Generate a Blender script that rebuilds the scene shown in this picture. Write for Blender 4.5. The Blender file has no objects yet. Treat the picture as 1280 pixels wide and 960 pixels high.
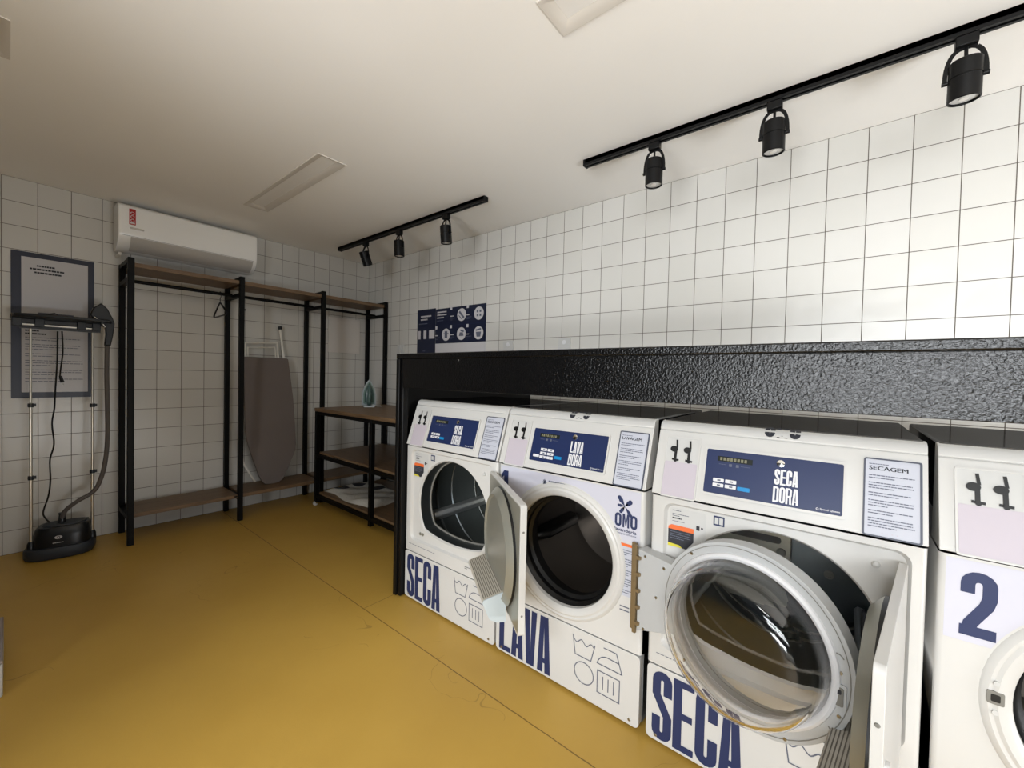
import bpy, bmesh, math, random
from mathutils import Vector, Matrix
from mathutils.geometry import tessellate_polygon

S = bpy.context.scene
COL = S.collection
rnd = random.Random(7)

# ------------------------------------------------------------------ camera
CAM = Vector((-2.52073, -4.12528, 1.21813))
YAW, PITCH, ROLL, FPX = 0.88799, -0.02046, 0.02216, 511.59
cy_, sy_, cp_, sp_ = math.cos(YAW), math.sin(YAW), math.cos(PITCH), math.sin(PITCH)
FWD = Vector((sy_*cp_, cy_*cp_, sp_))
_r = Vector((cy_, -sy_, 0)); _u = _r.cross(FWD)
RGT = math.cos(ROLL)*_r + math.sin(ROLL)*_u
UPV = -math.sin(ROLL)*_r + math.cos(ROLL)*_u
cd = bpy.data.cameras.new('camera'); co = bpy.data.objects.new('camera', cd); COL.objects.link(co)
cd.sensor_width = 36; cd.lens = 36*FPX/1280; cd.clip_start = .02
M3 = Matrix((RGT, UPV, -FWD)).transposed()
co.matrix_world = Matrix.Translation(CAM) @ M3.to_4x4()
S.camera = co

# ------------------------------------------------------------------ world, light, exposure
S.view_settings.view_transform = 'Standard'; S.view_settings.look = 'None'
S.view_settings.gamma = 1; S.view_settings.use_curve_mapping = False
S.view_settings.exposure = -0.12
S.cycles.use_denoising = True
S.cycles.max_bounces = 10; S.cycles.transmission_bounces = 8; S.cycles.glossy_bounces = 5; S.cycles.diffuse_bounces = 5
S.cycles.sample_clamp_indirect = 6
W = bpy.data.worlds.new('world'); S.world = W; W.use_nodes = True
W.node_tree.nodes['Background'].inputs[0].default_value = (.86, .93, 1, 1)
W.node_tree.nodes['Background'].inputs[1].default_value = .12

def area(name, loc, target, sx, sz, power, col):
    l = bpy.data.lights.new(name, 'AREA'); l.shape = 'RECTANGLE'; l.size = sx; l.size_y = sz
    l.energy = power; l.color = col
    o = bpy.data.objects.new(name, l); COL.objects.link(o); o.location = loc
    d = Vector(target) - Vector(loc)
    o.rotation_euler = d.to_track_quat('-Z', 'Y').to_euler()
    return o
# daylight coming in through the wide street opening of the left wall (sunlit pavement low, sky higher) and the doorway in the front wall
area('daylight_pavement', (-6.5, -3.9, .05), (-6.1, -3.85, 5), 1.6, 1.8, 330, (.95, .975, 1))
area('daylight_street', (-7.6, -5.2, 1.7), (0, -2.9, 1.6), 4.2, 1.3, 430, (.94, .975, 1))
area('daylight_sky', (-6.8, -4.1, 3.9), (-1.7, -3.8, .1), 1.4, 1.4, 195, (.94, .975, 1))
area('daylight_doorway', (-1.75, -6.75, .08), (-1.6, -6.3, 2.4), 1.3, .7, 150, (.96, .98, 1))

# ------------------------------------------------------------------ helpers
def lin(c):
    c /= 255.
    return c/12.92 if c <= .04045 else ((c+.055)/1.055)**2.4
def rgb(r, g, b): return (lin(r), lin(g), lin(b), 1)

def mat(name, col, rough=.5, metal=0, spec=.5, bump=None, coat=0, trans=0, ior=1.45, var=None):
    m = bpy.data.materials.new(name); m.use_nodes = True
    nt = m.node_tree; b = nt.nodes['Principled BSDF']
    b.inputs['Base Color'].default_value = col; b.inputs['Roughness'].default_value = rough
    b.inputs['Metallic'].default_value = metal; b.inputs['Specular IOR Level'].default_value = spec
    b.inputs['Coat Weight'].default_value = coat; b.inputs['Transmission Weight'].default_value = trans
    b.inputs['IOR'].default_value = ior
    tc = nt.nodes.new('ShaderNodeTexCoord')
    if bump:
        n = nt.nodes.new('ShaderNodeTexNoise'); n.inputs['Scale'].default_value = bump[0]; n.inputs['Detail'].default_value = 3
        nt.links.new(tc.outputs['Object'], n.inputs['Vector'])
        k = nt.nodes.new('ShaderNodeBump'); k.inputs['Strength'].default_value = bump[1]; k.inputs['Distance'].default_value = bump[2]
        nt.links.new(n.outputs['Fac'], k.inputs['Height']); nt.links.new(k.outputs['Normal'], b.inputs['Normal'])
    if var:   # (scale, amount) mottled colour
        n = nt.nodes.new('ShaderNodeTexNoise'); n.inputs['Scale'].default_value = var[0]; n.inputs['Detail'].default_value = 4
        nt.links.new(tc.outputs['Object'], n.inputs['Vector'])
        r = nt.nodes.new('ShaderNodeMapRange'); r.inputs['To Min'].default_value = 1-var[1]; r.inputs['To Max'].default_value = 1+var[1]
        nt.links.new(n.outputs['Fac'], r.inputs['Value'])
        mx = nt.nodes.new('ShaderNodeMix'); mx.data_type = 'RGBA'; mx.blend_type = 'MULTIPLY'; mx.inputs['Factor'].default_value = 1
        mx.inputs['A'].default_value = col; nt.links.new(r.outputs['Result'], mx.inputs['B'])
        nt.links.new(mx.outputs['Result'], b.inputs['Base Color'])
    return m

def tile_mat(name, axis, uoff):
    m = bpy.data.materials.new(name); m.use_nodes = True; nt = m.node_tree; b = nt.nodes['Principled BSDF']
    L = nt.links.new
    g = nt.nodes.new('ShaderNodeNewGeometry'); sp = nt.nodes.new('ShaderNodeSeparateXYZ'); L(g.outputs['Position'], sp.inputs[0])
    u = nt.nodes.new('ShaderNodeMath'); u.operation = 'ADD'; u.inputs[1].default_value = uoff
    L(sp.outputs[axis], u.inputs[0])
    v = nt.nodes.new('ShaderNodeMath'); v.operation = 'ADD'; v.inputs[1].default_value = -0.0011+1.5026
    L(sp.outputs[2], v.inputs[0])
    cb = nt.nodes.new('ShaderNodeCombineXYZ'); L(u.outputs[0], cb.inputs[0]); L(v.outputs[0], cb.inputs[1])
    bt = nt.nodes.new('ShaderNodeTexBrick'); bt.offset = 0; bt.squash = 1
    bt.inputs['Scale'].default_value = 1; bt.inputs['Brick Width'].default_value = .15; bt.inputs['Row Height'].default_value = .15026
    bt.inputs['Mortar Size'].default_value = .0017; bt.inputs['Mortar Smooth'].default_value = .15; bt.inputs['Bias'].default_value = 0
    bt.inputs['Color1'].default_value = rgb(203, 201, 195); bt.inputs['Color2'].default_value = rgb(208, 206, 201)
    bt.inputs['Mortar'].default_value = rgb(92, 84, 76)
    L(cb.outputs[0], bt.inputs['Vector'])
    L(bt.outputs['Color'], b.inputs['Base Color'])
    r = nt.nodes.new('ShaderNodeMapRange'); r.inputs['To Min'].default_value = .27; r.inputs['To Max'].default_value = .8
    L(bt.outputs['Fac'], r.inputs['Value']); L(r.outputs['Result'], b.inputs['Roughness'])
    n = nt.nodes.new('ShaderNodeTexNoise'); n.inputs['Scale'].default_value = 9; n.inputs['Detail'].default_value = 1
    L(g.outputs['Position'], n.inputs['Vector'])
    k1 = nt.nodes.new('ShaderNodeBump'); k1.inputs['Strength'].default_value = .25; k1.inputs['Distance'].default_value = .006
    L(n.outputs['Fac'], k1.inputs['Height'])
    k = nt.nodes.new('ShaderNodeBump'); k.invert = True; k.inputs['Strength'].default_value = .6; k.inputs['Distance'].default_value = .0015
    L(bt.outputs['Fac'], k.inputs['Height']); L(k1.outputs['Normal'], k.inputs['Normal']); L(k.outputs['Normal'], b.inputs['Normal'])
    return m

def wood_mat(name, c1, c2, axis='X'):
    m = bpy.data.materials.new(name); m.use_nodes = True; nt = m.node_tree; b = nt.nodes['Principled BSDF']; L = nt.links.new
    tc = nt.nodes.new('ShaderNodeTexCoord'); mp = nt.nodes.new('ShaderNodeMapping')
    mp.inputs['Scale'].default_value = (1, 14, 14) if axis == 'X' else (14, 1, 14)
    L(tc.outputs['Object'], mp.inputs[0])
    n = nt.nodes.new('ShaderNodeTexNoise'); n.inputs['Scale'].default_value = 5; n.inputs['Detail'].default_value = 6; n.inputs['Distortion'].default_value = .6
    L(mp.outputs[0], n.inputs['Vector'])
    cr = nt.nodes.new('ShaderNodeValToRGB'); cr.color_ramp.elements[0].color = c1; cr.color_ramp.elements[1].color = c2
    cr.color_ramp.elements[0].position = .3; cr.color_ramp.elements[1].position = .7
    L(n.outputs['Fac'], cr.inputs[0]); L(cr.outputs[0], b.inputs['Base Color']); b.inputs['Roughness'].default_value = .45
    return m

def floor_mat():
    m = bpy.data.materials.new('ochre_resin_floor'); m.use_nodes = True; nt = m.node_tree; b = nt.nodes['Principled BSDF']; L = nt.links.new
    g = nt.nodes.new('ShaderNodeNewGeometry'); sp = nt.nodes.new('ShaderNodeSeparateXYZ'); L(g.outputs['Position'], sp.inputs[0])
    n = nt.nodes.new('ShaderNodeTexNoise'); n.inputs['Scale'].default_value = 2.2; n.inputs['Detail'].default_value = 6
    L(g.outputs['Position'], n.inputs['Vector'])
    cr = nt.nodes.new('ShaderNodeValToRGB'); e = cr.color_ramp.elements
    e[0].position = .3; e[0].color = rgb(188, 150, 68); e[1].position = .72; e[1].color = rgb(197, 159, 75)
    L(n.outputs['Fac'], cr.inputs[0])
    def math_(op, a, bv=None, c=None):
        q = nt.nodes.new('ShaderNodeMath'); q.operation = op
        for i, x in enumerate((a, bv, c)):
            if x is None: continue
            if isinstance(x, (int, float)): q.inputs[i].default_value = x
            else: L(x, q.inputs[i])
        return q.outputs[0]
    wob = nt.nodes.new('ShaderNodeTexNoise'); wob.inputs['Scale'].default_value = 14; L(g.outputs['Position'], wob.inputs['Vector'])
    wx = math_('MULTIPLY_ADD', wob.outputs['Fac'], .006, sp.outputs[0])
    l1 = math_('LESS_THAN', math_('ABSOLUTE', math_('ADD', wx, 1.366)), .0022)         # long joint
    l2 = math_('LESS_THAN', math_('ABSOLUTE', math_('ADD', sp.outputs[1], 2.235)), .0016)
    l2 = math_('MULTIPLY', l2, math_('GREATER_THAN', sp.outputs[0], -1.364))           # cross joint
    ln = math_('MAXIMUM', l1, l2)
    # hair-thin scratches in the coating
    vt = nt.nodes.new('ShaderNodeTexVoronoi'); vt.feature = 'DISTANCE_TO_EDGE'; vt.inputs['Scale'].default_value = 1.3
    dn = nt.nodes.new('ShaderNodeTexNoise'); dn.inputs['Scale'].default_value = 3; L(g.outputs['Position'], dn.inputs['Vector'])
    ad = nt.nodes.new('ShaderNodeVectorMath'); ad.operation = 'ADD'; L(g.outputs['Position'], ad.inputs[0]); L(dn.outputs['Color'], ad.inputs[1])
    L(ad.outputs[0], vt.inputs['Vector'])
    sc = math_('LESS_THAN', vt.outputs['Distance'], .0016)
    ms = nt.nodes.new('ShaderNodeTexNoise'); ms.inputs['Scale'].default_value = 1.7; L(g.outputs['Position'], ms.inputs['Vector'])
    sc = math_('MULTIPLY', math_('MULTIPLY', sc, math_('GREATER_THAN', ms.outputs['Fac'], .56)), .3)
    fac = math_('MAXIMUM', math_('MULTIPLY', ln, .75), sc)
    mx = nt.nodes.new('ShaderNodeMix'); mx.data_type = 'RGBA'; L(fac, mx.inputs['Factor']); L(cr.outputs[0], mx.inputs['A']); mx.inputs['B'].default_value = rgb(82, 58, 26)
    L(mx.outputs['Result'], b.inputs['Base Color'])
    b.inputs['Roughness'].default_value = .42; b.inputs['Specular IOR Level'].default_value = .35
    n2 = nt.nodes.new('ShaderNodeTexNoise'); n2.inputs['Scale'].default_value = 160; L(g.outputs['Position'], n2.inputs['Vector'])
    k = nt.nodes.new('ShaderNodeBump'); k.inputs['Strength'].default_value = .12; k.inputs['Distance'].default_value = .002
    L(n2.outputs['Fac'], k.inputs['Height']); L(k.outputs['Normal'], b.inputs['Normal'])
    return m

def hammer_mat():
    m = bpy.data.materials.new('black_hammered_paint'); m.use_nodes = True; nt = m.node_tree; b = nt.nodes['Principled BSDF']; L = nt.links.new
    b.inputs['Base Color'].default_value = rgb(9, 9, 10); b.inputs['Roughness'].default_value = .22; b.inputs['Specular IOR Level'].default_value = .4
    tc = nt.nodes.new('ShaderNodeTexCoord')
    n = nt.nodes.new('ShaderNodeTexNoise'); n.inputs['Scale'].default_value = 150; n.inputs['Detail'].default_value = 2; n.inputs['Distortion'].default_value = .3
    L(tc.outputs['Object'], n.inputs['Vector'])
    k = nt.nodes.new('ShaderNodeBump'); k.inputs['Strength'].default_value = .62; k.inputs['Distance'].default_value = .0032
    L(n.outputs['Fac'], k.inputs['Height']); L(k.outputs['Normal'], b.inputs['Normal'])
    return m

def lacquer():
    m = bpy.data.materials.new('black_lacquered_top'); m.use_nodes = True; nt = m.node_tree
    nt.nodes.remove(nt.nodes['Principled BSDF']); out = nt.nodes['Material Output']
    d = nt.nodes.new('ShaderNodeBsdfDiffuse'); d.inputs['Color'].default_value = rgb(14, 14, 15)
    g = nt.nodes.new('ShaderNodeBsdfGlossy'); g.inputs['Roughness'].default_value = .09
    x = nt.nodes.new('ShaderNodeMixShader'); x.inputs[0].default_value = .16
    nt.links.new(d.outputs[0], x.inputs[1]); nt.links.new(g.outputs[0], x.inputs[2]); nt.links.new(x.outputs[0], out.inputs[0])
    return m
M = dict(
    white=mat('white_enamel', rgb(200, 199, 196), .28),
    gap=mat('seam_grey', rgb(120, 118, 112), .6),
    plast=mat('white_plastic', rgb(193, 193, 191), .35),
    vinyl=mat('white_vinyl', rgb(194, 194, 206), .4),
    lilac=mat('pale_lilac_vinyl', rgb(187, 179, 188), .5),
    navy=mat('navy_print', rgb(34, 45, 84), .5),
    navyp=mat('navy_panel', rgb(30, 43, 82), .35),
    lcd=mat('lcd_window', rgb(38, 42, 40), .2),
    seg=mat('lcd_segments', rgb(120, 118, 96), .3),
    cyan=mat('blue_key', rgb(20, 130, 190), .35),
    wprint=mat('white_print', rgb(214, 214, 216), .5),
    ink=mat('grey_ink', rgb(92, 96, 112), .6),
    inkd=mat('dark_ink', rgb(40, 42, 50), .6),
    frame=mat('slate_frame', rgb(72, 76, 90), .4),
    paper=mat('paper', rgb(186, 189, 200), .5),
    paperg=mat('laminated_paper', rgb(196, 194, 196), .25),
    black=mat('black_slot', rgb(14, 14, 15), .4),
    blacktop=lacquer(),
    rubber=mat('black_rubber', rgb(16, 16, 17), .38),
    orange=mat('orange_print', rgb(220, 105, 50), .5),
    yellow=mat('yellow_print', rgb(205, 195, 60), .5),
    drum=mat('galvanised_drum', rgb(96, 102, 105), .34, .85, var=(5, .12)),
    baffle=mat('baffle_steel', rgb(196, 198, 198), .32, .6),
    drumdk=mat('dark_stainless_drum', rgb(124, 118, 112), .35, .9),
    steel=mat('steel', rgb(170, 168, 160), .28, 1),
    metpaint=mat('metallic_grey_paint', rgb(152, 151, 140), .32, .45),
    grill=mat('grey_filter_plastic', rgb(186, 180, 168), .5),
    grilldk=mat('filter_slot', rgb(112, 106, 97), .7),
    frost=mat('pale_blue_plastic', rgb(178, 188, 192), .4),
    doorgrey=mat('light_grey_plastic', rgb(178, 180, 181), .38),
    hinge=mat('bronze_hinge', rgb(142, 124, 94), .45, .5),
    glass=mat('door_glass', (1, 1, 1, 1), 0, trans=1, ior=1.46),
    hammer=hammer_mat(),
    satin=mat('satin_black_metal', rgb(10, 10, 11), .4, spec=.3),
    steelblk=mat('black_steel_tube', rgb(7, 7, 7), .5, spec=.2),
    wood=wood_mat('brown_wood', rgb(98, 76, 54), rgb(130, 103, 74)),
    woody=wood_mat('brown_wood_lengthwise', rgb(98, 76, 54), rgb(130, 103, 74), 'Y'),
    ceil=mat('ceiling_paint', rgb(246, 243, 238), .75, bump=(60, .04, .002)),
    ceilw=mat('lamp_white', rgb(214, 208, 199), .6),
    diff=mat('lamp_diffuser', rgb(240, 237, 232), .5),
    pale=mat('unseen_wall_fill_cut', rgb(74, 72, 70), .8),  # dark grey of the unseen left and front walls, chosen to cut bounced fill light
    ac=mat('ac_plastic', rgb(244, 243, 240), .22),
    acg=mat('ac_louver', rgb(186, 182, 176), .35),
    red=mat('red_sticker', rgb(178, 40, 36), .45),
    chrome=mat('chrome', rgb(225, 225, 222), .12, 1),
    stblack=mat('steamer_black', rgb(24, 25, 27), .32),
    stgrey=mat('steamer_charcoal', rgb(44, 48, 54), .5),
    pole=mat('brushed_alu', rgb(212, 206, 192), .3, .9),
    hose=mat('hose_grey', rgb(96, 90, 86), .6, bump=(220, .4, .003)),
    fabric=mat('taupe_fabric', rgb(112, 103, 99), .9, bump=(300, .3, .002), var=(6, .06)),
    wtube=mat('white_tube', rgb(225, 222, 214), .35),
    plate=mat('wall_plate', rgb(214, 208, 202), .5),
    iron=mat('iron_green', rgb(128, 152, 144), .3),
    irond=mat('iron_dark_teal', rgb(70, 96, 92), .3),
    bag=mat('white_bag', rgb(206, 202, 192), .55, bump=(30, .5, .01)),
    concrete=mat('pavement', rgb(178, 172, 160), .9, var=(1.5, .08)),
    lens=mat('lamp_lens', rgb(222, 222, 220), .25),
)

class MB:
    def __init__(s): s.v = []; s.f = []; s.m = []; s.mats = []
    def mi(s, m):
        if m not in s.mats: s.mats.append(m)
        return s.mats.index(m)
    def add(s, vs, fs, m='white'):
        k = len(s.v); i = s.mi(m)
        s.v += [Vector(v) for v in vs]
        for f in fs: s.f.append([k+x for x in f]); s.m.append(i)
        return s
    def box(s, x0, x1, y0, y1, z0, z1, m='white'):
        x0, x1 = sorted((x0, x1)); y0, y1 = sorted((y0, y1)); z0, z1 = sorted((z0, z1))
        vs = [(x, y, z) for z in (z0, z1) for y in (y0, y1) for x in (x0, x1)]
        return s.add(vs, [(0, 2, 3, 1), (4, 5, 7, 6), (0, 1, 5, 4), (1, 3, 7, 5), (3, 2, 6, 7), (2, 0, 4, 6)], m)
    def prism(s, pts, fn, d0, d1, m='white', caps=(1, 1)):
        """pts 2-D outline, fn(a,b,d)->3-D; extruded from d0 to d1"""
        n = len(pts); vs = [fn(a, b, d0) for a, b in pts]+[fn(a, b, d1) for a, b in pts]
        tri = tessellate_polygon([[Vector((a, b, 0)) for a, b in pts]])
        fs = [(i, (i+1) % n, n+(i+1) % n, n+i) for i in range(n)]
        if caps[0]: fs += [tuple(t) for t in tri]
        if caps[1]: fs += [tuple(n+x for x in t) for t in tri]
        return s.add(vs, fs, m)
    def plate(s, outer, holes, fn, d=0, m='white'):
        loops = [outer]+holes
        tri = tessellate_polygon([[Vector((a, b, 0)) for a, b in l] for l in loops])
        flat = [p for l in loops for p in l]
        return s.add([fn(a, b, d) for a, b in flat], [tuple(t) for t in tri], m)
    def wall(s, loop, fn, d0, d1, m='white', closed=True):
        n = len(loop); vs = [fn(a, b, d0) for a, b in loop]+[fn(a, b, d1) for a, b in loop]
        return s.add(vs, [(i, (i+1) % n, n+(i+1) % n, n+i) for i in range(n if closed else n-1)], m)
    def bridge(s, l0, l1, m='white', closed=True):
        n = len(l0)
        return s.add(list(l0)+list(l1), [(i, (i+1) % n, n+(i+1) % n, n+i) for i in range(n if closed else n-1)], m)
    def tube(s, path, r, m='black', n=8, closed=False):
        P = [Vector(p) for p in path]; N = len(P); rings = []; up = None
        for i in range(N):
            a = P[i-1] if (i or closed) else P[0]; b = P[(i+1) % N] if (i < N-1 or closed) else P[-1]
            t = (b-a).normalized()
            if up is None:
                up = t.orthogonal().normalized()
            else:
                up = (up-t*up.dot(t)).normalized()
            bi = t.cross(up); rr = r[i] if isinstance(r, (list, tuple)) else r
            rings.append([P[i]+(math.cos(2*math.pi*k/n)*up+math.sin(2*math.pi*k/n)*bi)*rr for k in range(n)])
        vs = [v for q in rings for v in q]; fs = []
        for i in range(N if closed else N-1):
            j = (i+1) % N
            for k in range(n): fs.append((i*n+k, i*n+(k+1) % n, j*n+(k+1) % n, j*n+k))
        if not closed: fs += [tuple(range(n)), tuple((N-1)*n+k for k in range(n))]
        return s.add(vs, fs, m)
    def lathe(s, prof, c, ax, m='white', n=48, closed=False, caps=True):
        """prof (radius, height along ax)"""
        ax = Vector(ax).normalized(); u = ax.orthogonal().normalized()
        if abs(ax.z) < .9: u = Vector((0, 0, 1)); u = (u-ax*u.dot(ax)).normalized()
        w = ax.cross(u); c = Vector(c); vs = []; fs = []
        for r, h in prof:
            for k in range(n):
                a = 2*math.pi*k/n; vs.append(c+ax*h+(u*math.cos(a)+w*math.sin(a))*r)
        P = len(prof)
        for i in range(P if closed else P-1):
            j = (i+1) % P
            for k in range(n): fs.append((i*n+k, i*n+(k+1) % n, j*n+(k+1) % n, j*n+k))
        if not closed and caps:
            for i in (0, P-1):
                if prof[i][0] > 1e-4: fs.append(tuple(i*n+k for k in range(n)))
        return s.add(vs, fs, m)
    def bar(s, p0, p1, w, h, m='black', up=(0, 0, 1)):
        p0, p1 = Vector(p0), Vector(p1); t = (p1-p0).normalized(); up = Vector(up)
        if abs(t.dot(up)) > .95: up = Vector((0, 1, 0))
        a = t.cross(up).normalized(); b = a.cross(t)
        vs = [p+a*x*w/2+b*y*h/2 for p in (p0, p1) for x, y in ((-1, -1), (1, -1), (1, 1), (-1, 1))]
        return s.add(vs, [(0, 1, 2, 3), (4, 5, 6, 7), (0, 1, 5, 4), (1, 2, 6, 5), (2, 3, 7, 6), (3, 0, 4, 7)], m)
    def flat(s, polys, fn, d, m):
        """list of (verts2d, faces)"""
        for i, (vs, fs) in enumerate(polys): s.add([fn(a, b, d+.00003*(i % 8)) for a, b in vs], fs, m)
        return s

def base_of(parent):
    p = Vector((0, 0, 0))
    while parent is not None:
        p += parent.location; parent = parent.parent
    return p
def obj(name, mb, parent=None, bevel=0, smooth=True, seg=2, angle=35, at=None):
    me = bpy.data.meshes.new(name); o = bpy.data.objects.new(name, me); COL.objects.link(o)
    origin = Vector(at) if at is not None else None
    if parent is not None:
        o.parent = parent; off = base_of(parent)
    else: off = Vector((0, 0, 0))
    if origin is not None: o.location = origin-off; off = origin
    me.from_pydata([tuple(v-off) for v in mb.v], [], mb.f)
    for m in mb.mats: me.materials.append(M[m])
    me.polygons.foreach_set('material_index', mb.m)
    me.update()
    bm = bmesh.new(); bm.from_mesh(me); bmesh.ops.remove_doubles(bm, verts=bm.verts, dist=1e-6)
    bmesh.ops.recalc_face_normals(bm, faces=bm.faces); bm.to_mesh(me); bm.free()
    if smooth:
        me.shade_smooth(); me.set_sharp_from_angle(angle=math.radians(angle))
    if bevel:
        b = o.modifiers.new('bevel', 'BEVEL'); b.width = bevel; b.segments = seg; b.limit_method = 'ANGLE'; b.angle_limit = math.radians(40)
        b.harden_normals = False
    return o
def tag(o, label=None, cat=None, group=None, kind=None):
    if label: o['label'] = label
    if cat: o['category'] = cat
    if group: o['group'] = group
    if kind: o['kind'] = kind
    return o
def thing(name, loc, label, cat, group=None):
    o = bpy.data.objects.new(name, None); COL.objects.link(o); o.location = loc; o.empty_display_size = .05
    return tag(o, label, cat, group)
def px(u, v, axis, val):
    """world point on the plane axis=val seen at image point (u,v) of the 1280x960 photograph"""
    w = FWD+RGT*((u-640)/FPX)+UPV*((480-v)/FPX)
    return CAM+w*((val-CAM[axis])/w[axis])

# ------------------------------------------------------------------ 2-D shapes
def rrect(x0, x1, y0, y1, r, n=5):
    out = []
    for cx, cy, a0 in ((x1-r, y1-r, 0), (x0+r, y1-r, 90), (x0+r, y0+r, 180), (x1-r, y0+r, 270)):
        for k in range(n+1):
            a = math.radians(a0+90*k/n); out.append((cx+r*math.cos(a), cy+r*math.sin(a)))
    return out
def circ(cx, cy, r, n=48): return [(cx+r*math.cos(2*math.pi*k/n), cy+r*math.sin(2*math.pi*k/n)) for k in range(n)]
def arc(cx, cy, r, a0, a1, n=8): return [(cx+r*math.cos(math.radians(a0+(a1-a0)*k/n)), cy+r*math.sin(math.radians(a0+(a1-a0)*k/n))) for k in range(n+1)]
def dshape(cx, cz, r, zcut, n=40):
    """round dryer mouth with a shallow curved sill"""
    a = math.degrees(math.asin((zcut+.03-cz)/r)); top = arc(cx, cz, r, a, 180-a, n)
    x1, z1 = top[-1]; x0, z0 = top[0]; w = x0-x1; out = list(top)
    for k in range(1, 12):
        t = k/12; out.append((x1+w*t, z1-(.03)*math.sin(math.pi*t)**.7))
    return out
def stroke(path, t, closed=False):
    n = len(path); vs = []; P = [Vector((a, b)) for a, b in path]
    for i in range(n):
        a = P[i-1] if (i or closed) else None; b = P[(i+1) % n] if (i < n-1 or closed) else None
        d0 = (P[i]-a).normalized() if a is not None else None; d1 = (b-P[i]).normalized() if b is not None else None
        d0 = d0 or d1; d1 = d1 or d0
        n0 = Vector((-d0.y, d0.x)); n1 = Vector((-d1.y, d1.x)); m = (n0+n1)
        m = m.normalized() if m.length > 1e-6 else n0
        k = min(1/max(m.dot(n0), .35), 2.2)
        vs += [tuple(P[i]+m*k*t/2), tuple(P[i]-m*k*t/2)]
    fs = [(2*i, 2*i+1, (2*i+3) % (2*n), (2*i+2) % (2*n)) for i in range(n if closed else n-1)]
    return vs, fs
def quadp(*p): return list(p), [tuple(range(len(p)))]
def glyph(ch, w, h, t):
    """heavy condensed capitals, built from strokes"""
    r = (w-t)/2; l, rr, b, tp = t/2, w-t/2, t/2, h-t/2; th = t*.8
    top = arc(w/2, tp-r, r, 0, 180, 8); bot = arc(w/2, b+r, r, 180, 360, 8)
    if ch == 'S': return [stroke([(rr, h*.66)]+top+[(l, h*.66), (rr, h*.36)]+[(x, y) for x, y in reversed(bot)]+[(l, h*.34)], t)]
    if ch == 'C': return [stroke([(rr, h*.62)]+top+bot+[(rr, h*.38)], t)]
    if ch == 'O': return [stroke(top+bot, t, True)]
    if ch == 'G': return [stroke([(rr, h*.66)]+top+bot+[(rr, h*.48)], t), quadp((w*.5, h*.44), (w, h*.44), (w, h*.44+t), (w*.5, h*.44+t))]
    if ch == 'E': return [quadp((0, 0), (t, 0), (t, h), (0, h)), quadp((t*.9, 0), (w, 0), (w, th), (t*.9, th)), quadp((t*.9, h-th), (w, h-th), (w, h), (t*.9, h)), quadp((t*.9, h/2-th*.5), (w*.92, h/2-th*.5), (w*.92, h/2+th*.5), (t*.9, h/2+th*.5))]
    if ch == 'L': return [quadp((0, 0), (t, 0), (t, h), (0, h)), quadp((t*.9, 0), (w, 0), (w, th), (t*.9, th))]
    if ch in 'AV':
        q = [quadp((0, 0), (t*.98, 0), (w*.52, h), (w*.2, h)), quadp((w, 0), (w-t*.98, 0), (w*.48, h), (w*.8, h))]
        if ch == 'A': q.append(quadp((t*.7, h*.17), (w-t*.7, h*.17), (w-t*.7, h*.17+th*.9), (t*.7, h*.17+th*.9)))
        else: q = [([(x, h-y) for x, y in v], f) for v, f in q]
        return q
    if ch == 'M':
        t = min(t, w*.27)
        return [quadp((0, 0), (t, 0), (t, h), (0, h)), quadp((w-t, 0), (w, 0), (w, h), (w-t, h)), quadp((t*.6, h), (t*1.25, h), (w/2+t*.25, h*.12), (w/2-t*.25, h*.12)), quadp((w-t*.6, h), (w-t*1.25, h), (w/2-t*.25, h*.12), (w/2+t*.25, h*.12))]
    if ch == 'D': return [quadp((0, 0), (t, 0), (t, h), (0, h)), stroke([(t*.5, tp), (w*.45, tp)]+arc(rr-r*.9, tp-r*.9, r*.9, 90, 0, 5)+arc(rr-r*.9, b+r*.9, r*.9, 0, -90, 5)+[(w*.45, b), (t*.5, b)], t)]
    if ch == 'R': return [quadp((0, 0), (t, 0), (t, h), (0, h)), stroke([(t*.5, tp)]+arc(rr-r*.9, tp-r*.9, r*.9, 90, 0, 5)+arc(rr-r*.9, h*.5+r*.6, r*.9, 0, -80, 5)+[(t*.5, h*.46)], t), quadp((w-t, 0), (w, 0), (w*.9, h*.5), (w*.9-t, h*.5))]
    if ch == '1': return [quadp((w-t, 0), (w, 0), (w, h), (w-t, h)), quadp((w-t, h), (w-t, h*.84), (w*.1, h*.76), (w*.1, h*.87))]
    if ch == '2': return [stroke([(l, h*.66)]+list(reversed(arc(w/2, tp-r, r, 0, 180, 8)))+[(rr, h*.62), (rr*.9, h*.5), (l+t*.25, h*.2), (l+t*.05, h*.06)], t), quadp((0, 0), (w, 0), (w, h*.16), (0, h*.16))]
def word(s, x, y, w, h, t, gap):
    n = len(s); lw = (w-gap*(n-1))/n; out = []
    for i, ch in enumerate(s):
        for vs, fs in glyph(ch, lw, h, t): out.append(([(x+i*(lw+gap)+a, y+b) for a, b in vs], fs))
    return out
_tc = {}
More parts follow.
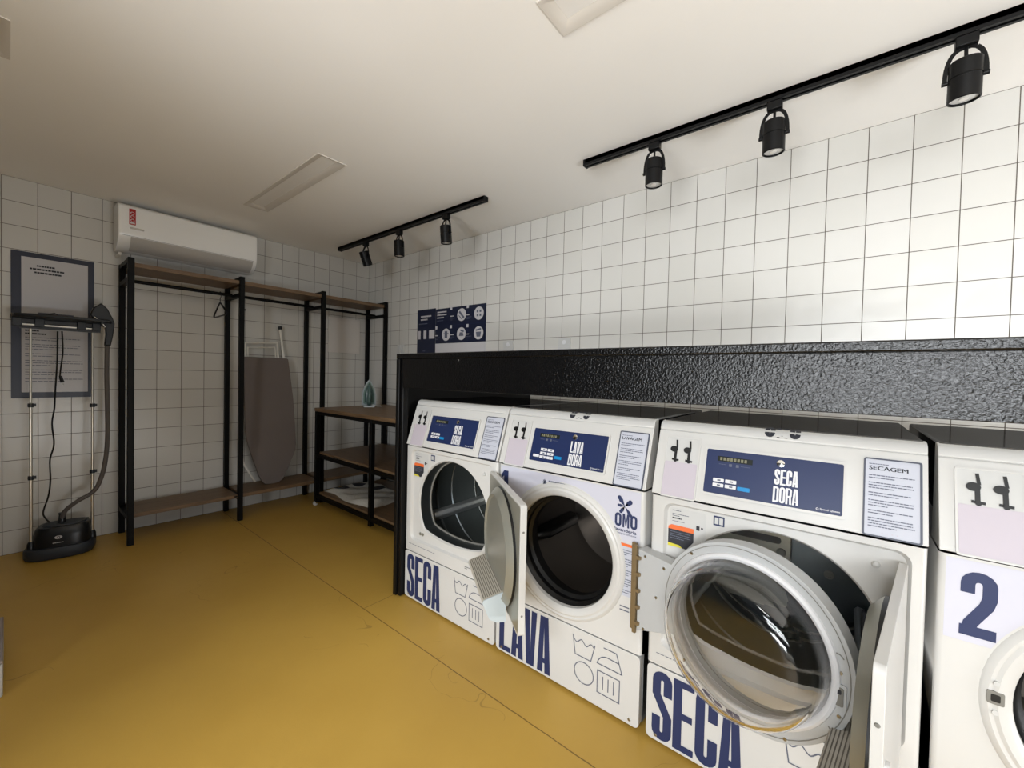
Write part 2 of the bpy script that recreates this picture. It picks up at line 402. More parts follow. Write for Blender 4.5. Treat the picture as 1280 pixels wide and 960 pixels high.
def text2d(body, x, y, w, h, bold=0):
    """plain sans lettering fitted into a box"""
    if (body, bold) not in _tc:
        c = bpy.data.curves.new('lettering', 'FONT'); c.body = body; c.resolution_u = 3; c.offset = bold
        o = bpy.data.objects.new('lettering', c); COL.objects.link(o)
        bpy.context.view_layer.update()
        me = bpy.data.meshes.new_from_object(o.evaluated_get(bpy.context.evaluated_depsgraph_get()))
        vs = [(v.co.x, v.co.y) for v in me.vertices]; fs = [tuple(p.vertices) for p in me.polygons]
        bpy.data.objects.remove(o); bpy.data.curves.remove(c); bpy.data.meshes.remove(me)
        _tc[body, bold] = (vs, fs)
    vs, fs = _tc[body, bold]
    a0, a1 = min(v[0] for v in vs), max(v[0] for v in vs); b0, b1 = min(v[1] for v in vs), max(v[1] for v in vs)
    return [([(x+(a-a0)/(a1-a0)*w, y+(b-b0)/(b1-b0)*h) for a, b in vs], fs)]
def lines(x0, x1, ytop, pitch, paras, t=.0022, seed=1):
    """grey rules standing for print too small to read"""
    r = random.Random(seed); out = []; y = ytop
    for k in paras:
        for i in range(k):
            e = x1-(x1-x0)*(r.uniform(.02, .12) if i < k-1 else r.uniform(.3, .6))
            x = x0
            while x < e-.001:
                w = min(r.uniform(.04, .11)*(x1-x0), e-x); out.append(quadp((x, y-t), (x+w, y-t), (x+w, y), (x, y))); x += w+.012*(x1-x0)
            y -= pitch
        y -= pitch*.9
    return out

# ------------------------------------------------------------------ room shell
H = 2.4054; XL, YF = -3.75, -6.3
def struct(name, mb, **k): return tag(obj(name, mb, **k), kind='structure')
struct('floor', MB().add([(XL-.2, YF-.2, 0), (0, YF-.2, 0), (0, 0, 0), (XL-.2, 0, 0), (XL-.2, YF-.2, -.05), (0, YF-.2, -.05), (0, 0, -.05), (XL-.2, 0, -.05)], [(0, 1, 2, 3), (4, 5, 6, 7), (0, 1, 5, 4), (1, 2, 6, 5), (2, 3, 7, 6), (3, 0, 4, 7)], 'ceil'), smooth=False)
fl = bpy.data.objects['floor']; fl.data.materials.clear(); fl.data.materials.append(floor_mat())
M['tile_b'] = tile_mat('white_wall_tiles_back', 0, 7.5); M['tile_r'] = tile_mat('white_wall_tiles_right', 1, 7.5+.15*.852)
struct('wall_back', MB().box(XL-.2, .12, 0, .12, -.05, H+.1, 'tile_b'), smooth=False)
struct('wall_right', MB().box(0, .12, YF-.2, 0, -.05, H+.1, 'tile_r'), smooth=False)
# ceiling with three recesses for the lamps
REC = [(-1.452, -1.302, -1.862, -.742), (-1.455, -1.305, -4.455, -3.335), (-2.80, -2.521, -1.85, -1.575)]
def ident(z): return lambda a, b, d: (a, b, z+d)
cm = MB().plate([(XL-.2, YF-.2), (.12, YF-.2), (.12, .12), (XL-.2, .12)], [[(x0, y0), (x1, y0), (x1, y1), (x0, y1)] for x0, x1, y0, y1 in REC], ident(H), 0, 'ceil')
for x0, x1, y0, y1 in REC:
    l = [(x0, y0), (x1, y0), (x1, y1), (x0, y1)]; cm.wall(l, ident(H), 0, .06, 'ceil'); cm.plate(l, [], ident(H), .06, 'ceil')
cm.plate([(XL-.2, YF-.2), (.12, YF-.2), (.12, .12), (XL-.2, .12)], [], ident(H), .12, 'ceil')
struct('ceiling', cm, smooth=False)
# left wall with the wide street opening, front wall with a doorway
def wall_open(name, axis, pos, a0, a1, oa0, oa1, oz0, oz1, t):
    m = MB()
    def bx(p0, p1, z0, z1):
        if axis == 'x': m.box(pos-t, pos, p0, p1, z0, z1, 'pale')
        else: m.box(p0, p1, pos-t, pos, z0, z1, 'pale')
    bx(a0, oa0, 0, H); bx(oa1, a1, 0, H); bx(oa0, oa1, oz1, H)
    if oz0 > 0: bx(oa0, oa1, 0, oz0)
    return struct(name, m, smooth=False)
OY0, OY1 = -6.0, -2.85
wall_open('wall_left', 'x', XL, YF-.2, 0, OY0, OY1, 0, 2.15, .2)
wall_open('wall_front', 'y', YF, XL, 0, -3.1, -.7, 0, 2.15, .2)
wm = MB()
for y in (OY0+.025, -5.0, -4.1, OY1-.025): wm.box(XL-.12, XL-.07, y-.025, y+.025, 0, 2.15, 'satin')
for z in (.025, 1.05, 2.125): wm.box(XL-.12, XL-.07, OY0, OY1, z-.02, z+.02, 'satin')
struct('window_1', wm, smooth=False)
dm = MB()
for x in (-3.075, -1.9, -.725): dm.box(x-.025, x+.025, YF-.12, YF-.07, 0, 2.15, 'satin')
dm.box(-3.1, -.7, YF-.12, YF-.07, 2.1, 2.15, 'satin')
struct('door_1', dm, smooth=False)
struct('ground', MB().box(-14, 4, -14, 4, -.12, -.055, 'concrete'), smooth=False)

# ------------------------------------------------------------------ washing machines and dryers
FX = -1.16; MW = .655
def machine(Y0, kind, num=None, ident_label=''):
    dry = kind == 'dryer'
    root = thing('dryer' if dry else 'washing_machine', (FX+.35, Y0-MW/2, 0), ident_label, 'clothes dryer' if dry else 'washing machine', 'row of laundry machines')
    F = lambda u, z, d=0: Vector((FX-d, Y0-u, z))
    def PP(u, z, l=0):
        return Vector((-1.163+(z-.838)/.212*.068-.952*l, Y0-u, z+.305*l))
    XB = -.46
    # --- cabinet
    c = MB(); R = .012
    outer = [(R, .268), (MW-R, .268), (MW-R, .832), (R, .832)]
    if dry:
        rec = rrect(.042, .629, .330, .815, .03); c.plate(outer, [rec], F, 0)
        rec2 = rrect(.050, .621, .338, .807, .026)
        c.bridge([F(a, b, 0) for a, b in rec], [F(a, b, -.012) for a, b in rec2])
        mouth = dshape(.345, .54, .25, .372)
        c.plate(rec2, [mouth], F, -.012)
        m2 = dshape(.345, .54, .244, .378)
        c.bridge([F(a, b, -.012) for a, b in mouth], [F(a, b, -.02) for a, b in m2])
        c.wall(m2, F, -.02, -.10, 'drum')
    else:
        ring = circ(.332, .54, .262, 64); c.plate(outer, [ring], F, 0)
        c.wall(ring, F, 0, -.03)
    for s_, u0 in ((1, R), (-1, MW-R)):     # rounded front corners, sides
        prev = None
        for k in range(5):
            a = math.radians(90*k/4); u = u0-s_*R*math.sin(a); x = -(R-R*math.cos(a))
            q = [F(u, .268, x), F(u, .832, x)]
            if prev: c.add([prev[0], prev[1], q[1], q[0]], [(0, 1, 2, 3)])
            prev = q
        c.add([prev[0], prev[1], Vector((XB, prev[1].y, .832)), Vector((XB, prev[0].y, .02))], [(0, 1, 2, 3)])
        c.add([Vector((FX+.03, prev[0].y, .02)), Vector((FX+.03, prev[0].y, .268)), Vector((FX+R, prev[0].y, .268))], [(0, 1, 2)])
    c.add([Vector((XB, Y0, .02)), Vector((XB, Y0-MW, .02)), Vector((XB, Y0-MW, .9)), Vector((XB, Y0, .9))], [(0, 1, 2, 3)])
    c.add([Vector((FX+.03, Y0, .02)), Vector((FX+.03, Y0-MW, .02)), Vector((XB, Y0-MW, .02)), Vector((XB, Y0, .02))], [(0, 1, 2, 3)], 'gap')
    obj('cabinet', c, root)
    # --- kick panel with rounded corners
    k = MB().prism(rrect(.002, MW-.002, .012, .263, .016), F, -.03, 0); lp = obj('lower_panel', k, root, bevel=.004)
    for u in (.05, MW-.05):
        obj('foot', MB().lathe([(.02, 0), (.02, .012)], F(u, 0, -.08), (0, 0, 1), 'rubber', 14), root)
    for u in (.035, MW-.035): obj('screw', MB().lathe([(.0001, .003), (.005, .002), (.006, 0)], F(u, .03, 0), (-1, 0, 0), 'steel', 10), root)
    # --- sloping control console with cap strip
    prof = [(-1.1625, .838), (-1.0965, 1.0435), (-1.0915, 1.045), (-1.0945, 1.0475), (-1.0905, 1.060), (-1.083, 1.069), (-1.071, 1.0735), (-1.05, 1.0745), (-1.05, .838)]
    con = MB().prism(prof, lambda a, b, d: Vector((a, Y0-d, b)), 0, MW); obj('control_console', con, root, bevel=.005, seg=3)
    top = MB().box(-1.066, XB, Y0-.004, Y0-MW+.004, .90, 1.0765, 'blacktop'); obj('top_panel', top, root, bevel=.006)
    # --- coin slots and card
    cs = MB(); ol = rrect(.026, .137, .835, 1.027, .006, 2); il = rrect(.030, .133, .839, 1.023, .004, 2)
    cs.plate(ol, [il], PP, .003); cs.wall(ol, PP, 0, .003); cs.wall(il, PP, 0, .003); cs.plate(il, [], PP, .0012, 'plast')
    coin = obj('coin_box', cs, root)
    for u in (.056, .098):
        q = MB()
        for s_ in (stroke([(u+.006, 1.015), (u+.009, .990)], .006), stroke([(u+.006, .99), (u+.006, .952)], .0085), stroke([(u-.004, .953), (u+.018, .951)], .006)):
            q.flat([s_], PP, .0030, 'black'); 
        q.prism([(u+.001+a*1.25, .985+b) for a, b in circ(-.001, 0, .0095, 16)], PP, .001, .004, 'black')
        q.prism(circ(u+.007, .950, .0052, 10), PP, .001, .004, 'black')
        obj('coin_slot', q, coin)
    obj('card', MB().prism(rrect(.031, .132, .840, .945, .003, 2), PP, .001, .0022, 'lilac'), coin)
    # --- display
    d = MB(); ol = rrect(.152, .502, .863, 1.006, .007, 3); il = rrect(.158, .496, .870, .999, .004, 3)
    d.plate(ol, [il], PP, .005); d.wall(ol, PP, 0, .005); d.wall(il, PP, .002, .005)
    df = obj('display_frame', d, root)
    f = MB().plate(il, [], PP, .0026, 'navyp'); 
    f.flat([quadp((.19, .966), (.285, .966), (.285, .981), (.19, .981))], PP, .0030, 'lcd')
    for i in range(8): f.flat([quadp((.197+i*.0095, .969), (.2035+i*.0095, .969), (.2035+i*.0095, .978), (.197+i*.0095, .978))], PP, .0034, 'seg')
    face = obj('display_face', f, df)
    rows, cols = ((2, 2) if dry else (3, 2))
    for i in range(cols):
        for j in range(rows):
            x, z = .183+(.024 if not dry else 0)+i*.034, .905-.0145*j+(0 if dry else .008)
            kb = MB().prism(rrect(x, x+.030, z, z+.010, .0015, 2), PP, .003, .004, 'wprint')
            kb.flat([quadp((x+.012, z+.003), (x+.021, z+.003), (x+.021, z+.007), (x+.012, z+.007))], PP, .0044, 'ink'); obj('key', kb, df)
    if not dry: obj('key', MB().prism(rrect(.174, .2035, .886, .896, .0015, 2), PP, .003, .004, 'wprint'), df)
    cx = .251 if dry else .278
    tag(obj('key', MB().prism(rrect(cx, cx+.032, .889, .9, .0015, 2), PP, .003, .004, 'cyan'), df), 'blue key')
    kb = MB().flat([quadp((.195, .957), (.215, .957), (.215, .9582), (.195, .9582)), quadp((.255, .957), (.28, .957), (.28, .9582), (.255, .9582)), quadp((.223, .953), (.231, .953), (.231, .961), (.223, .961)), quadp((.242, .953), (.25, .953), (.25, .961), (.242, .961))], PP, .0032, 'ink')
    obj('indicator_print', kb, df)
    for w1, a in (('SECA' if dry else 'LAVA', (.342, .923, .056, .042, .0058, .0012)), ('DORA', (.341, .876, .060, .042, .0050, .0014))):
        obj('lettering', MB().flat(word(w1, *a), PP, .0034, 'wprint'), df)
    obj('brand_print', MB().flat(text2d('Speed Queen', .449, .8755, .042, .006, .015), PP, .0034, 'wprint').flat([stroke(circ(.4435, .8785, .0025, 12), .0012, True)], PP, .0034, 'wprint'), df)
    obj('key_lock', MB().lathe([(.010, 0), (.010, .003), (.006, .004), (.0001, .004)], PP(.355, .981, .002), (-.952, 0, .305), 'chrome', 16), df)
    # --- framed instructions
    if num != 2:
        pf = MB(); ol = rrect(.536, .645, .838, 1.025, .005, 3); il = rrect(.5395, .6405, .8415, 1.0215, .003, 3)
        pf.plate(ol, [il], PP, .003, 'frame'); pf.wall(ol, PP, 0, .003, 'frame'); pf.plate(il, [], PP, .002, 'paper')
        ti = 'SECAGEM' if dry else 'LAVAGEM'
        pf.flat([p for k in (0, .0005, .001) for p in text2d(ti, .546+k, .996, .073, .0098)], PP, .0026, 'inkd')
        pf.flat(lines(.546, .604, 1.0115, .006, [1], .0018), PP, .0026, 'ink')
        pf.flat(lines(.546, .635, .984, .0062, [2, 3, 2, 3, 2, 4], .0022, 3), PP, .0026, 'ink')
        pf.flat(text2d('-  -  -  -', .572, .848, .03, .002), PP, .0026, 'lilac')
        obj('instruction_sheet', pf, root)
    # --- big word on the kick panel, laundry symbols
    if num != 2:
        wd = MB().flat(word('SECA' if dry else 'LAVA', .022, .022, .268, .228, .0272, .0045), F, .0012, 'navy'); obj('lettering', wd, lp)
        sy = MB(); T = .0034; fl_ = []
        fl_.append(stroke([(.391, .236), (.402, .165), (.468, .165), (.484, .231)], T))
        fl_.append(stroke([(.397+.082*i/20, .222-.008*math.sin(i/20*math.pi*4)-.003*i/20) for i in range(21)], T))
        fl_.append(stroke(circ(.440, .107, .040, 30), T, True))
        fl_.append(stroke([(.518, .238), (.568, .238), (.590, .172), (.494, .172)]+arc(.536, .166, .042, 165, 95, 6)+[(.580, .206)], T))
        fl_.append(stroke([(.496, .147), (.582, .147), (.582, .066), (.496, .066)], T, True))
        for i in range(3): fl_.append(stroke([(.518+.021*i, .132), (.518+.021*i, .084)], T))
        sy.flat(fl_, F, .0012, 'ink'); obj('care_symbols', sy, lp)
    axis = (1, 0, 0)
    if dry:
        # tunnel lip, drum, baffles, rear plate
        dr = MB(); cc = F(.335, .55, 0); cc = Vector((FX, cc.y, cc.z))
        prof = [(.285, .09), (.305, .11), (.305, .30), (.300, .305), (.305, .31), (.305, .55), (.296, .60), (.05, .605), (.0001, .605)]
        dr.lathe(prof, cc, axis, 'drum', 56, caps=False)
        lip = dshape(.345, .54, .244, .378); outl = circ(.335, .55, .288, len(lip))
        dm_ = obj('drum', dr, root)
        for a in (-25, 95, 215):
            q = MB(); ca, sa = math.cos(math.radians(a)), math.sin(math.radians(a))
            for w0, w1, r0, r1 in ((.032, .010, .304, .255),):
                t_ = Vector((0, -sa, ca)); r_ = Vector((0, ca, sa))
                vs = []
                for x in (.12, .58):
                    for w, r in ((-w0, r0), (w0, r0), (w1, r1), (-w1, r1)): vs.append(cc+Vector((x, 0, 0))+t_*w+r_*r)
                q.add(vs, [(0, 1, 5, 4), (1, 2, 6, 5), (2, 3, 7, 6), (3, 0, 4, 7), (0, 1, 2, 3), (4, 5, 6, 7)], 'baffle')
            obj('baffle', q, dm_, bevel=.006)
        bh = MB(); bl = dshape(.345, .54, .244, .378)
        bh.plate(circ(.335, .55, .31, 64), [bl], F, -.10, 'drum'); obj('bulkhead', bh, root)
        gt = MB().tube([F(a, b, -.085) for a, b in dshape(.345, .54, .240, .382)], .005, 'gap', 8, True); obj('door_seal', gt, root)
        # labels
        lb = MB().flat([(rrect(.058, .168, .694, .799, .006, 2), [tuple(range(12))])], F, -.0112, 'plast')
        lb.flat(lines(.066, .118, .792, .006, [1, 2], .0022, 5), F, -.0106, 'ink'); lb.flat(lines(.066, .128, .768, .007, [1], .004, 6), F, -.0106, 'inkd')
        lb.flat(lines(.066, .13, .757, .006, [1], .0018, 7), F, -.0106, 'ink'); lb.flat([quadp((.14, .742), (.15, .742), (.15, .756), (.14, .756)), quadp((.154, .748), (.16, .748), (.16, .753), (.154, .753))], F, -.0106, 'inkd')
        obj('rating_label', lb, root)
        wl = MB().flat([quadp((.054, .672), (.112, .672), (.133, .700), (.133, .728), (.054, .728))], F, -.0104, 'inkd')
        wl.flat([quadp((.054, .728), (.133, .728), (.133, .743), (.064, .743), (.054, .736))], F, -.0104, 'orange')
        wl.flat(lines(.06, .128, .722, .007, [4], .0025, 8), F, -.0098, 'ink'); wl.flat([quadp((.054, .672), (.1, .672), (.09, .680), (.054, .682))], F, -.0098, 'yellow')
        obj('warning_label', wl, root)
        bk = MB().flat([quadp((.189, .771), (.22, .771), (.22, .801), (.189, .801))], F, -.0110, 'navy')
        bk.flat([quadp((.193, .776), (.2035, .776), (.2035, .796), (.193, .796)), quadp((.2055, .776), (.216, .776), (.216, .796), (.2055, .796))], F, -.0104, 'plast'); obj('manual_symbol', bk, root)
        obj('printed_line', MB().flat(lines(.03, .42, .308, .006, [1], .0024, 9), F, .0008, 'ink'), root); pr = MB().flat(lines(.46, .50, .312, .008, [2], .003, 10), F, .0008, 'inkd'); obj('printed_line', pr, root)
        ks = MB()
        for u in (.115, .135): ks.lathe([(.008, 0), (.008, .004), (.0001, .004)], F(u, .372, -.012), (-1, 0, 0), 'metpaint', 14)
        obj('latch', ks, root)
        obj('door_stop', MB().lathe([(.009, 0), (.007, .008), (.0001, .010)], F(.565, .765, -.012), (-1, 0, 0), 'plast', 14), root)
        # flat plate on the drum's rear wall with slot and sensor knob
        rp = MB().prism(rrect(.06, .346, .33, .64, .02, 3), F, -.600, -.560, 'metpaint')
        rpo = obj('rear_plate', rp, dm_)
        obj('vent_slot', MB().prism(rrect(.13, .315, .575, .603, .012, 3), F, -.5597, -.5585, 'black'), dm_)
        for u, z in ((.316, .545), (.466, .49)): obj('knob', MB().lathe([(.016, 0), (.016, .008), (.009, .010), (.009, .006), (.0001, .006)], F(u, z, -.56 if u < .4 else -.604), (-1, 0, 0), 'gap', 18), dm_)
        for d_ in (.19, .50, .565): obj('drum_ring', MB().tube([cc+Vector((d_, .302*math.cos(a*.0982), .302*math.sin(a*.0982))) for a in range(64)], .006, 'steel' if d_ > .3 else 'drum', 6, True), dm_)
        obj('duct', MB().box(-1.09, -1.06, Y0-.545, Y0-.575, .45, .61, 'inkd'), root, bevel=.006)
    else:
        # bezel, gasket, tub and drum
        cz, cu = .54, .332
        cc = F(cu, cz, 0); rg = MB()
        rg.lathe([(.262, 0), (.258, .006), (.25, .010), (.243, .008), (.236, .012), (.222, .010), (.213, .002), (.211, -.012)], cc, (-1, 0, 0), 'white', 72)
        rg.f = [f for f in rg.f if len(f) == 4]; rg.m = rg.m[:len(rg.f)]
        bz = obj('door_bezel', rg, root)
        lk = MB()   # door-lock socket at the left of the ring
        lk.prism(rrect(cu-.252, cu-.226, cz-.012, cz+.016, .003, 2), F, .008, .0125, 'gap')
        lk.prism(rrect(cu-.246, cu-.232, cz-.006, cz+.010, .002, 2), F, .0126, .0130, 'black')
        for dz in (-.03, .034): lk.lathe([(.0055, 0), (.0055, .003), (.0001, .003)], F(cu-.238, cz+dz, .010), (-1, 0, 0), 'plast', 10)
        obj('lock_socket', lk, bz)
        gk = MB().lathe([(.213, .012), (.211, .02), (.200, .03), (.200, .05), (.188, .06), (.188, .085), (.205, .10), (.205, .12)], cc, axis, 'rubber', 64)
        gk.f = [f for f in gk.f if len(f) == 4]; gk.m = gk.m[:len(gk.f)]
        obj('door_gasket', gk, root)
        dr = MB().lathe([(.205, .11), (.262, .125), (.262, .50), (.25, .53), (.0001, .535)], cc, axis, 'drumdk', 56)
        dr.f = [f for f in dr.f if len(f) == 4]; dr.m = dr.m[:len(dr.f)]
        dm_ = obj('drum', dr, root)
        for a in (-12, 108, 228):
            q = MB(); ca, sa = math.cos(math.radians(a)), math.sin(math.radians(a)); t_ = Vector((0, -sa, ca)); r_ = Vector((0, ca, sa)); vs = []
            for x, e in ((.15, .5), (.2, 1), (.44, 1), (.5, .6)):
                for w, r in ((-.035, .262), (.035, .262), (.016*e, .262-.075*e), (-.016*e, .262-.075*e)): vs.append(Vector(cc)+Vector((x, 0, 0))+t_*w+r_*r)
            fs = [(0, 1, 2, 3), (12, 13, 14, 15)]
            for i in range(3):
                for j in range(4): fs.append((4*i+j, 4*i+(j+1) % 4, 4*i+4+(j+1) % 4, 4*i+4+j))
            q.add(vs, fs, 'rubber'); obj('baffle', q, dm_, bevel=.008)
        # white vinyl across the upper front
        zb = .642 if num == 2 else .646; cut = []
        rr_ = .2665
        a0 = math.degrees(math.asin((zb-cz)/rr_)); cut = arc(cu, cz, rr_, a0, 180-a0, 30)
        vm = MB().plate([(.012, zb), (cut[-1][0], zb)]+list(reversed(cut))[1:-1]+[(cut[0][0], zb), (MW-.014, zb), (MW-.014, .826), (.012, .826)], [], F, .0006, 'vinyl')
        vs_ = obj('vinyl_sticker', vm, root)
        nm = MB()
        if num == 1: nm.flat([(v, f) for v, f in [([(.012+a, .655+b) for a, b in g], fc) for g, fc in glyph('1', .042, .152, .024)]], F, .0012, 'navy')
        else: nm.flat([([(.036+a, .657+b) for a, b in g], fc) for g, fc in glyph('2', .056, .146, .0225)], F, .0012, 'navy')
        tagn = obj('numeral', nm, vs_)
        if num == 1:
            lg = MB(); ox, oz = .548, .695
            lg.flat(word('OMO', ox, oz, .082, .048, .0085, .004), F, .0012, 'navy')
            sx, sz = ox+.036, oz+.074
            for a, L_, w_ in ((126, .042, .017), (42, .032, .018), (178, .028, .011), (-125, .030, .014), (-52, .044, .013)):
                ca, sa = math.cos(math.radians(a)), math.sin(math.radians(a))
                lg.flat([quadp((sx, sz), (sx+ca*L_*.6-sa*w_*.5, sz+sa*L_*.6+ca*w_*.5), (sx+ca*L_, sz+sa*L_), (sx+ca*L_*.6+sa*w_*.5, sz+sa*L_*.6-ca*w_*.5))], F, .0013, 'navy')
                lg.flat([(circ(sx+ca*L_*.82, sz+sa*L_*.82, w_*.45, 12), [tuple(range(12))])], F, .0014, 'navy')
            lg.flat(text2d('lavanderia', ox, oz-.016, .080, .012, .02), F, .0012, 'navy'); lg.flat(text2d('compartilhada', ox, oz-.028, .080, .009), F, .0012, 'navy')
            obj('logo', lg, vs_)
            nt_ = MB().flat(lines(.262, .398, .803, .010, [1], .0055, 11), F, .0012, 'ink'); nt_.flat(lines(.262, .45, .790, .010, [1], .0055, 12), F, .0012, 'ink')
            for a in range(0, 180, 45): nt_.flat([stroke([(.243-.009*math.cos(math.radians(a)), .793-.012*math.sin(math.radians(a))), (.243+.009*math.cos(math.radians(a)), .793+.012*math.sin(math.radians(a)))], .004)], F, .0012, 'ink')
            obj('slogan', nt_, vs_)
            wl = MB().flat([quadp((.565, .455), (.632, .455), (.632, .640), (.565, .640))], F, .0008, 'paper'); wl.flat([quadp((.565, .630), (.632, .630), (.632, .640), (.565, .640))], F, .0014, 'orange')
            wl.flat(lines(.572, .628, .618, .008, [3, 4, 3, 4, 2], .003, 13), F, .0014, 'ink'); wl.flat([quadp((.575, .415), (.61, .415), (.61, .419), (.575, .419)), quadp((.575, .402), (.61, .402), (.61, .406), (.575, .406))], F, .0014, 'ink')
            obj('warning_label', wl, root)
    # --- brand sticker folded over the cap strip
    if num == 3 or (not dry and num == 1):
        cap = [(-1.0955, 1.0478), (-1.0905, 1.060), (-1.083, 1.069), (-1.071, 1.0735), (-1.0665, 1.0745), (-1.06, 1.0768), (-1.0, 1.0768)]
        def CS(u, l, d):
            for (xa, za), (xb, zb) in zip(cap, cap[1:]):
                L = math.hypot(xb-xa, zb-za)
                if l <= L or (xb, zb) == cap[-1]:
                    k = l/L; return Vector((xa+(xb-xa)*k-(zb-za)/L*.0012, Y0-u, za+(zb-za)*k+(xb-xa)/L*.0012))
                l -= L
        g = word('OMO', .309, .005, .088, .044, .012, .005); fine = []
        for vs, fs in g:
            for f in fs: fine.append(([vs[i] for i in f], [tuple(range(len(f)))]))
        obj('logo', MB().flat(fine, CS, 0, 'inkd'), root)
    return root, F, lp

def dryer_door(root, Y0, ang, width=.50, hu=.612, T=.022):
    h = Vector((FX-.004, Y0-hu, 0)); th = math.radians(ang)
    dr = Vector((-math.cos(th), math.sin(th), 0)); n = Vector((math.sin(th), math.cos(th), 0))
    D = lambda L, z, o=0: h+dr*L+n*o+Vector((0, 0, z))
    m = MB(); ol = rrect(0, width, .350, .791, .012, 4)
    m.prism(ol, D, -T, 0); dp = obj('door', m, root, bevel=.005)
    p = MB().plate(rrect(.008, width-.008, .358, .783, .010, 4), [], D, .0006, 'metpaint'); obj('inner_panel', p, dp)
    q = MB(); a = dshape(.248, .560, .218, .366); b = dshape(.248, .560, .212, .372); c = dshape(.248, .560, .192, .390); e = dshape(.248, .560, .182, .40)
    q.bridge([D(x, z, .0006) for x, z in a], [D(x, z, .010) for x, z in a], 'rubber')
    q.bridge([D(x, z, .010) for x, z in a], [D(x, z, .016) for x, z in b], 'metpaint')
    q.bridge([D(x, z, .016) for x, z in b], [D(x, z, .032) for x, z in c], 'metpaint')
    q.bridge([D(x, z, .032) for x, z in c], [D(x, z, .024) for x, z in e], 'metpaint')
    q.plate(e, [], D, .024, 'metpaint'); obj('door_plug', q, dp)
    g = MB(); sec = [(.0, .446), (.082, .420), (.086, .410), (.06, .350), (.035, .336), (.0, .334)]
    g.prism(sec, lambda o, z, L: D(L, z, .012+o), .05, .375, 'grill')
    flt = obj('lint_filter', g, dp)
    s = MB(); NS = 11
    for i in range(NS):
        o = .006+i*.0072; f_ = lambda o: .446-(o/.082)*.026+.0006
        s.add([D(.056, f_(o), .012+o), D(.368, f_(o), .012+o), D(.368, f_(o+.0026), .0146+o), D(.056, f_(o+.0026), .0146+o)], [(0, 1, 2, 3)], 'grilldk')
    obj('filter_slots', s, flt)
    e_ = MB().prism(sec, lambda o, z, L: D(L, z, .012+o), .3755, .380, 'frost'); obj('filter_end', e_, flt)
    hd = MB().prism(rrect(width-.055, width-.035, .50, .62, .006), D, -T-.006, -T, 'white'); obj('door_handle', hd, dp)
    for z in (.43, .70): obj('door_hinge', MB().lathe([(.008, -.035), (.008, .035)], D(-.004, z, -T/2), (0, 0, 1), 'steel', 12), dp)
    for z in (.42, .70): obj('screw', MB().lathe([(.004, 0), (.003, .002), (.0001, .002)], D(width, z, -T/2), dr, 'gap', 10), dp)
    return dp

def washer_door(root, Y0, ang=76):
    h = Vector((-1.19, Y0-.645, 0)); th = math.radians(ang)
    dr = Vector((-math.cos(th), -math.sin(th), 0)); n = Vector((-math.sin(th), math.cos(th), 0))
    D = lambda L, z, o=0: h+dr*L+n*o+Vector((0, 0, z))
    cu, cz, R = .340, .530, .242
    # outline: ring merging into the square hinge plate
    ring = []
    a1 = 153
    ring = arc(cu, cz, R, -a1, a1, 56)
    x1, z1 = ring[-1]; x0, z0 = ring[0]
    out = ring+[(.005, .648), (.005, .374)]
    hole = circ(cu, cz, .197, 56)
    m = MB(); m.plate(out, [hole], D, 0, 'doorgrey'); m.wall(out, D, 0, -.045, 'doorgrey'); m.plate(out, [hole], D, -.045, 'doorgrey'); m.wall(hole, D, 0, -.045, 'doorgrey')
    dp = obj('door', m, root, bevel=.004)
    r = MB(); c = D(cu, cz, 0)
    r.lathe([(.214, 0), (.212, .006), (.206, .010), (.200, .008), (.194, .0), (.190, -.012)], c, n, 'wprint', 72); r.f = [f for f in r.f if len(f) == 4]; r.m = r.m[:len(r.f)]
    obj('inner_ring', r, dp)
    gr = MB().flat([stroke(circ(cu, cz, .232, 60), .0022, True)], D, .0008, 'gap'); obj('groove', gr, dp)
    # glass bowl, wall of real thickness
    g = MB(); outp = [(.198, -.008), (.196, .006), (.192, .03), (.186, .075), (.178, .093), (.165, .104), (.14, .110), (.08, .114), (.0002, .116)]
    inn = [(.0002, .109), (.08, .107), (.138, .103), (.160, .097), (.171, .088), (.179, .072), (.185, .03), (.189, .004), (.190, -.008)]
    g.lathe(outp+inn, c, n, 'glass', 72, closed=True); obj('glass_bowl', g, dp, angle=60)
    # latch, screws, hinge
    la = MB().prism(rrect(.535, .565, .475, .532, .004, 3), D, -.001, .004, 'doorgrey'); la.prism(rrect(.541, .560, .482, .525, .003, 2), D, .0042, .006, 'gap'); la.prism(rrect(.545, .556, .51, .52, .002, 2), D, .0062, .0075, 'inkd')
    obj('latch', la, dp)
    rec = MB()
    for zz in (.585, .425):
        rec.flat([stroke(arc(.545, zz, .013, 20, 160, 6) if zz > .5 else arc(.545, zz, .013, 200, 340, 6), .003)], D, .001, 'gap')
    obj('moulding', rec, dp)
    for L, z in ((.031, .632), (.100, .619), (.075, .515), (.190, .70), (.453, .699), (.447, .325), (.552, .556), (.552, .455), (.031, .39), (.17, .365)):
        obj('screw', MB().lathe([(.0045, 0), (.004, .0025), (.0001, .0028)], D(L, z, 0), n, 'steel', 10), dp)
    hg = MB().bar(D(-.004, .362, .002), D(-.004, .658, .002), .011, .010, 'hinge', n)
    hg.bar(D(-.02, .362, -.012), D(-.02, .658, -.012), .018, .006, 'hinge', n)
    for i in range(5): hg.bar(D(.0, .40+i*.055, .004), D(.016, .40+i*.055, .004), .014, .01, 'hinge', (0, 0, 1))
    obj('door_hinge', hg, dp)
    fr = MB(); fr.lathe([(.24, -.045), (.236, -.058), (.2, -.062), (.196, -.045)], c, n, 'doorgrey', 64); fr.f = [f for f in fr.f if len(f) == 4]; fr.m = fr.m[:len(fr.f)]
    obj('outer_trim', fr, dp)
    return dp

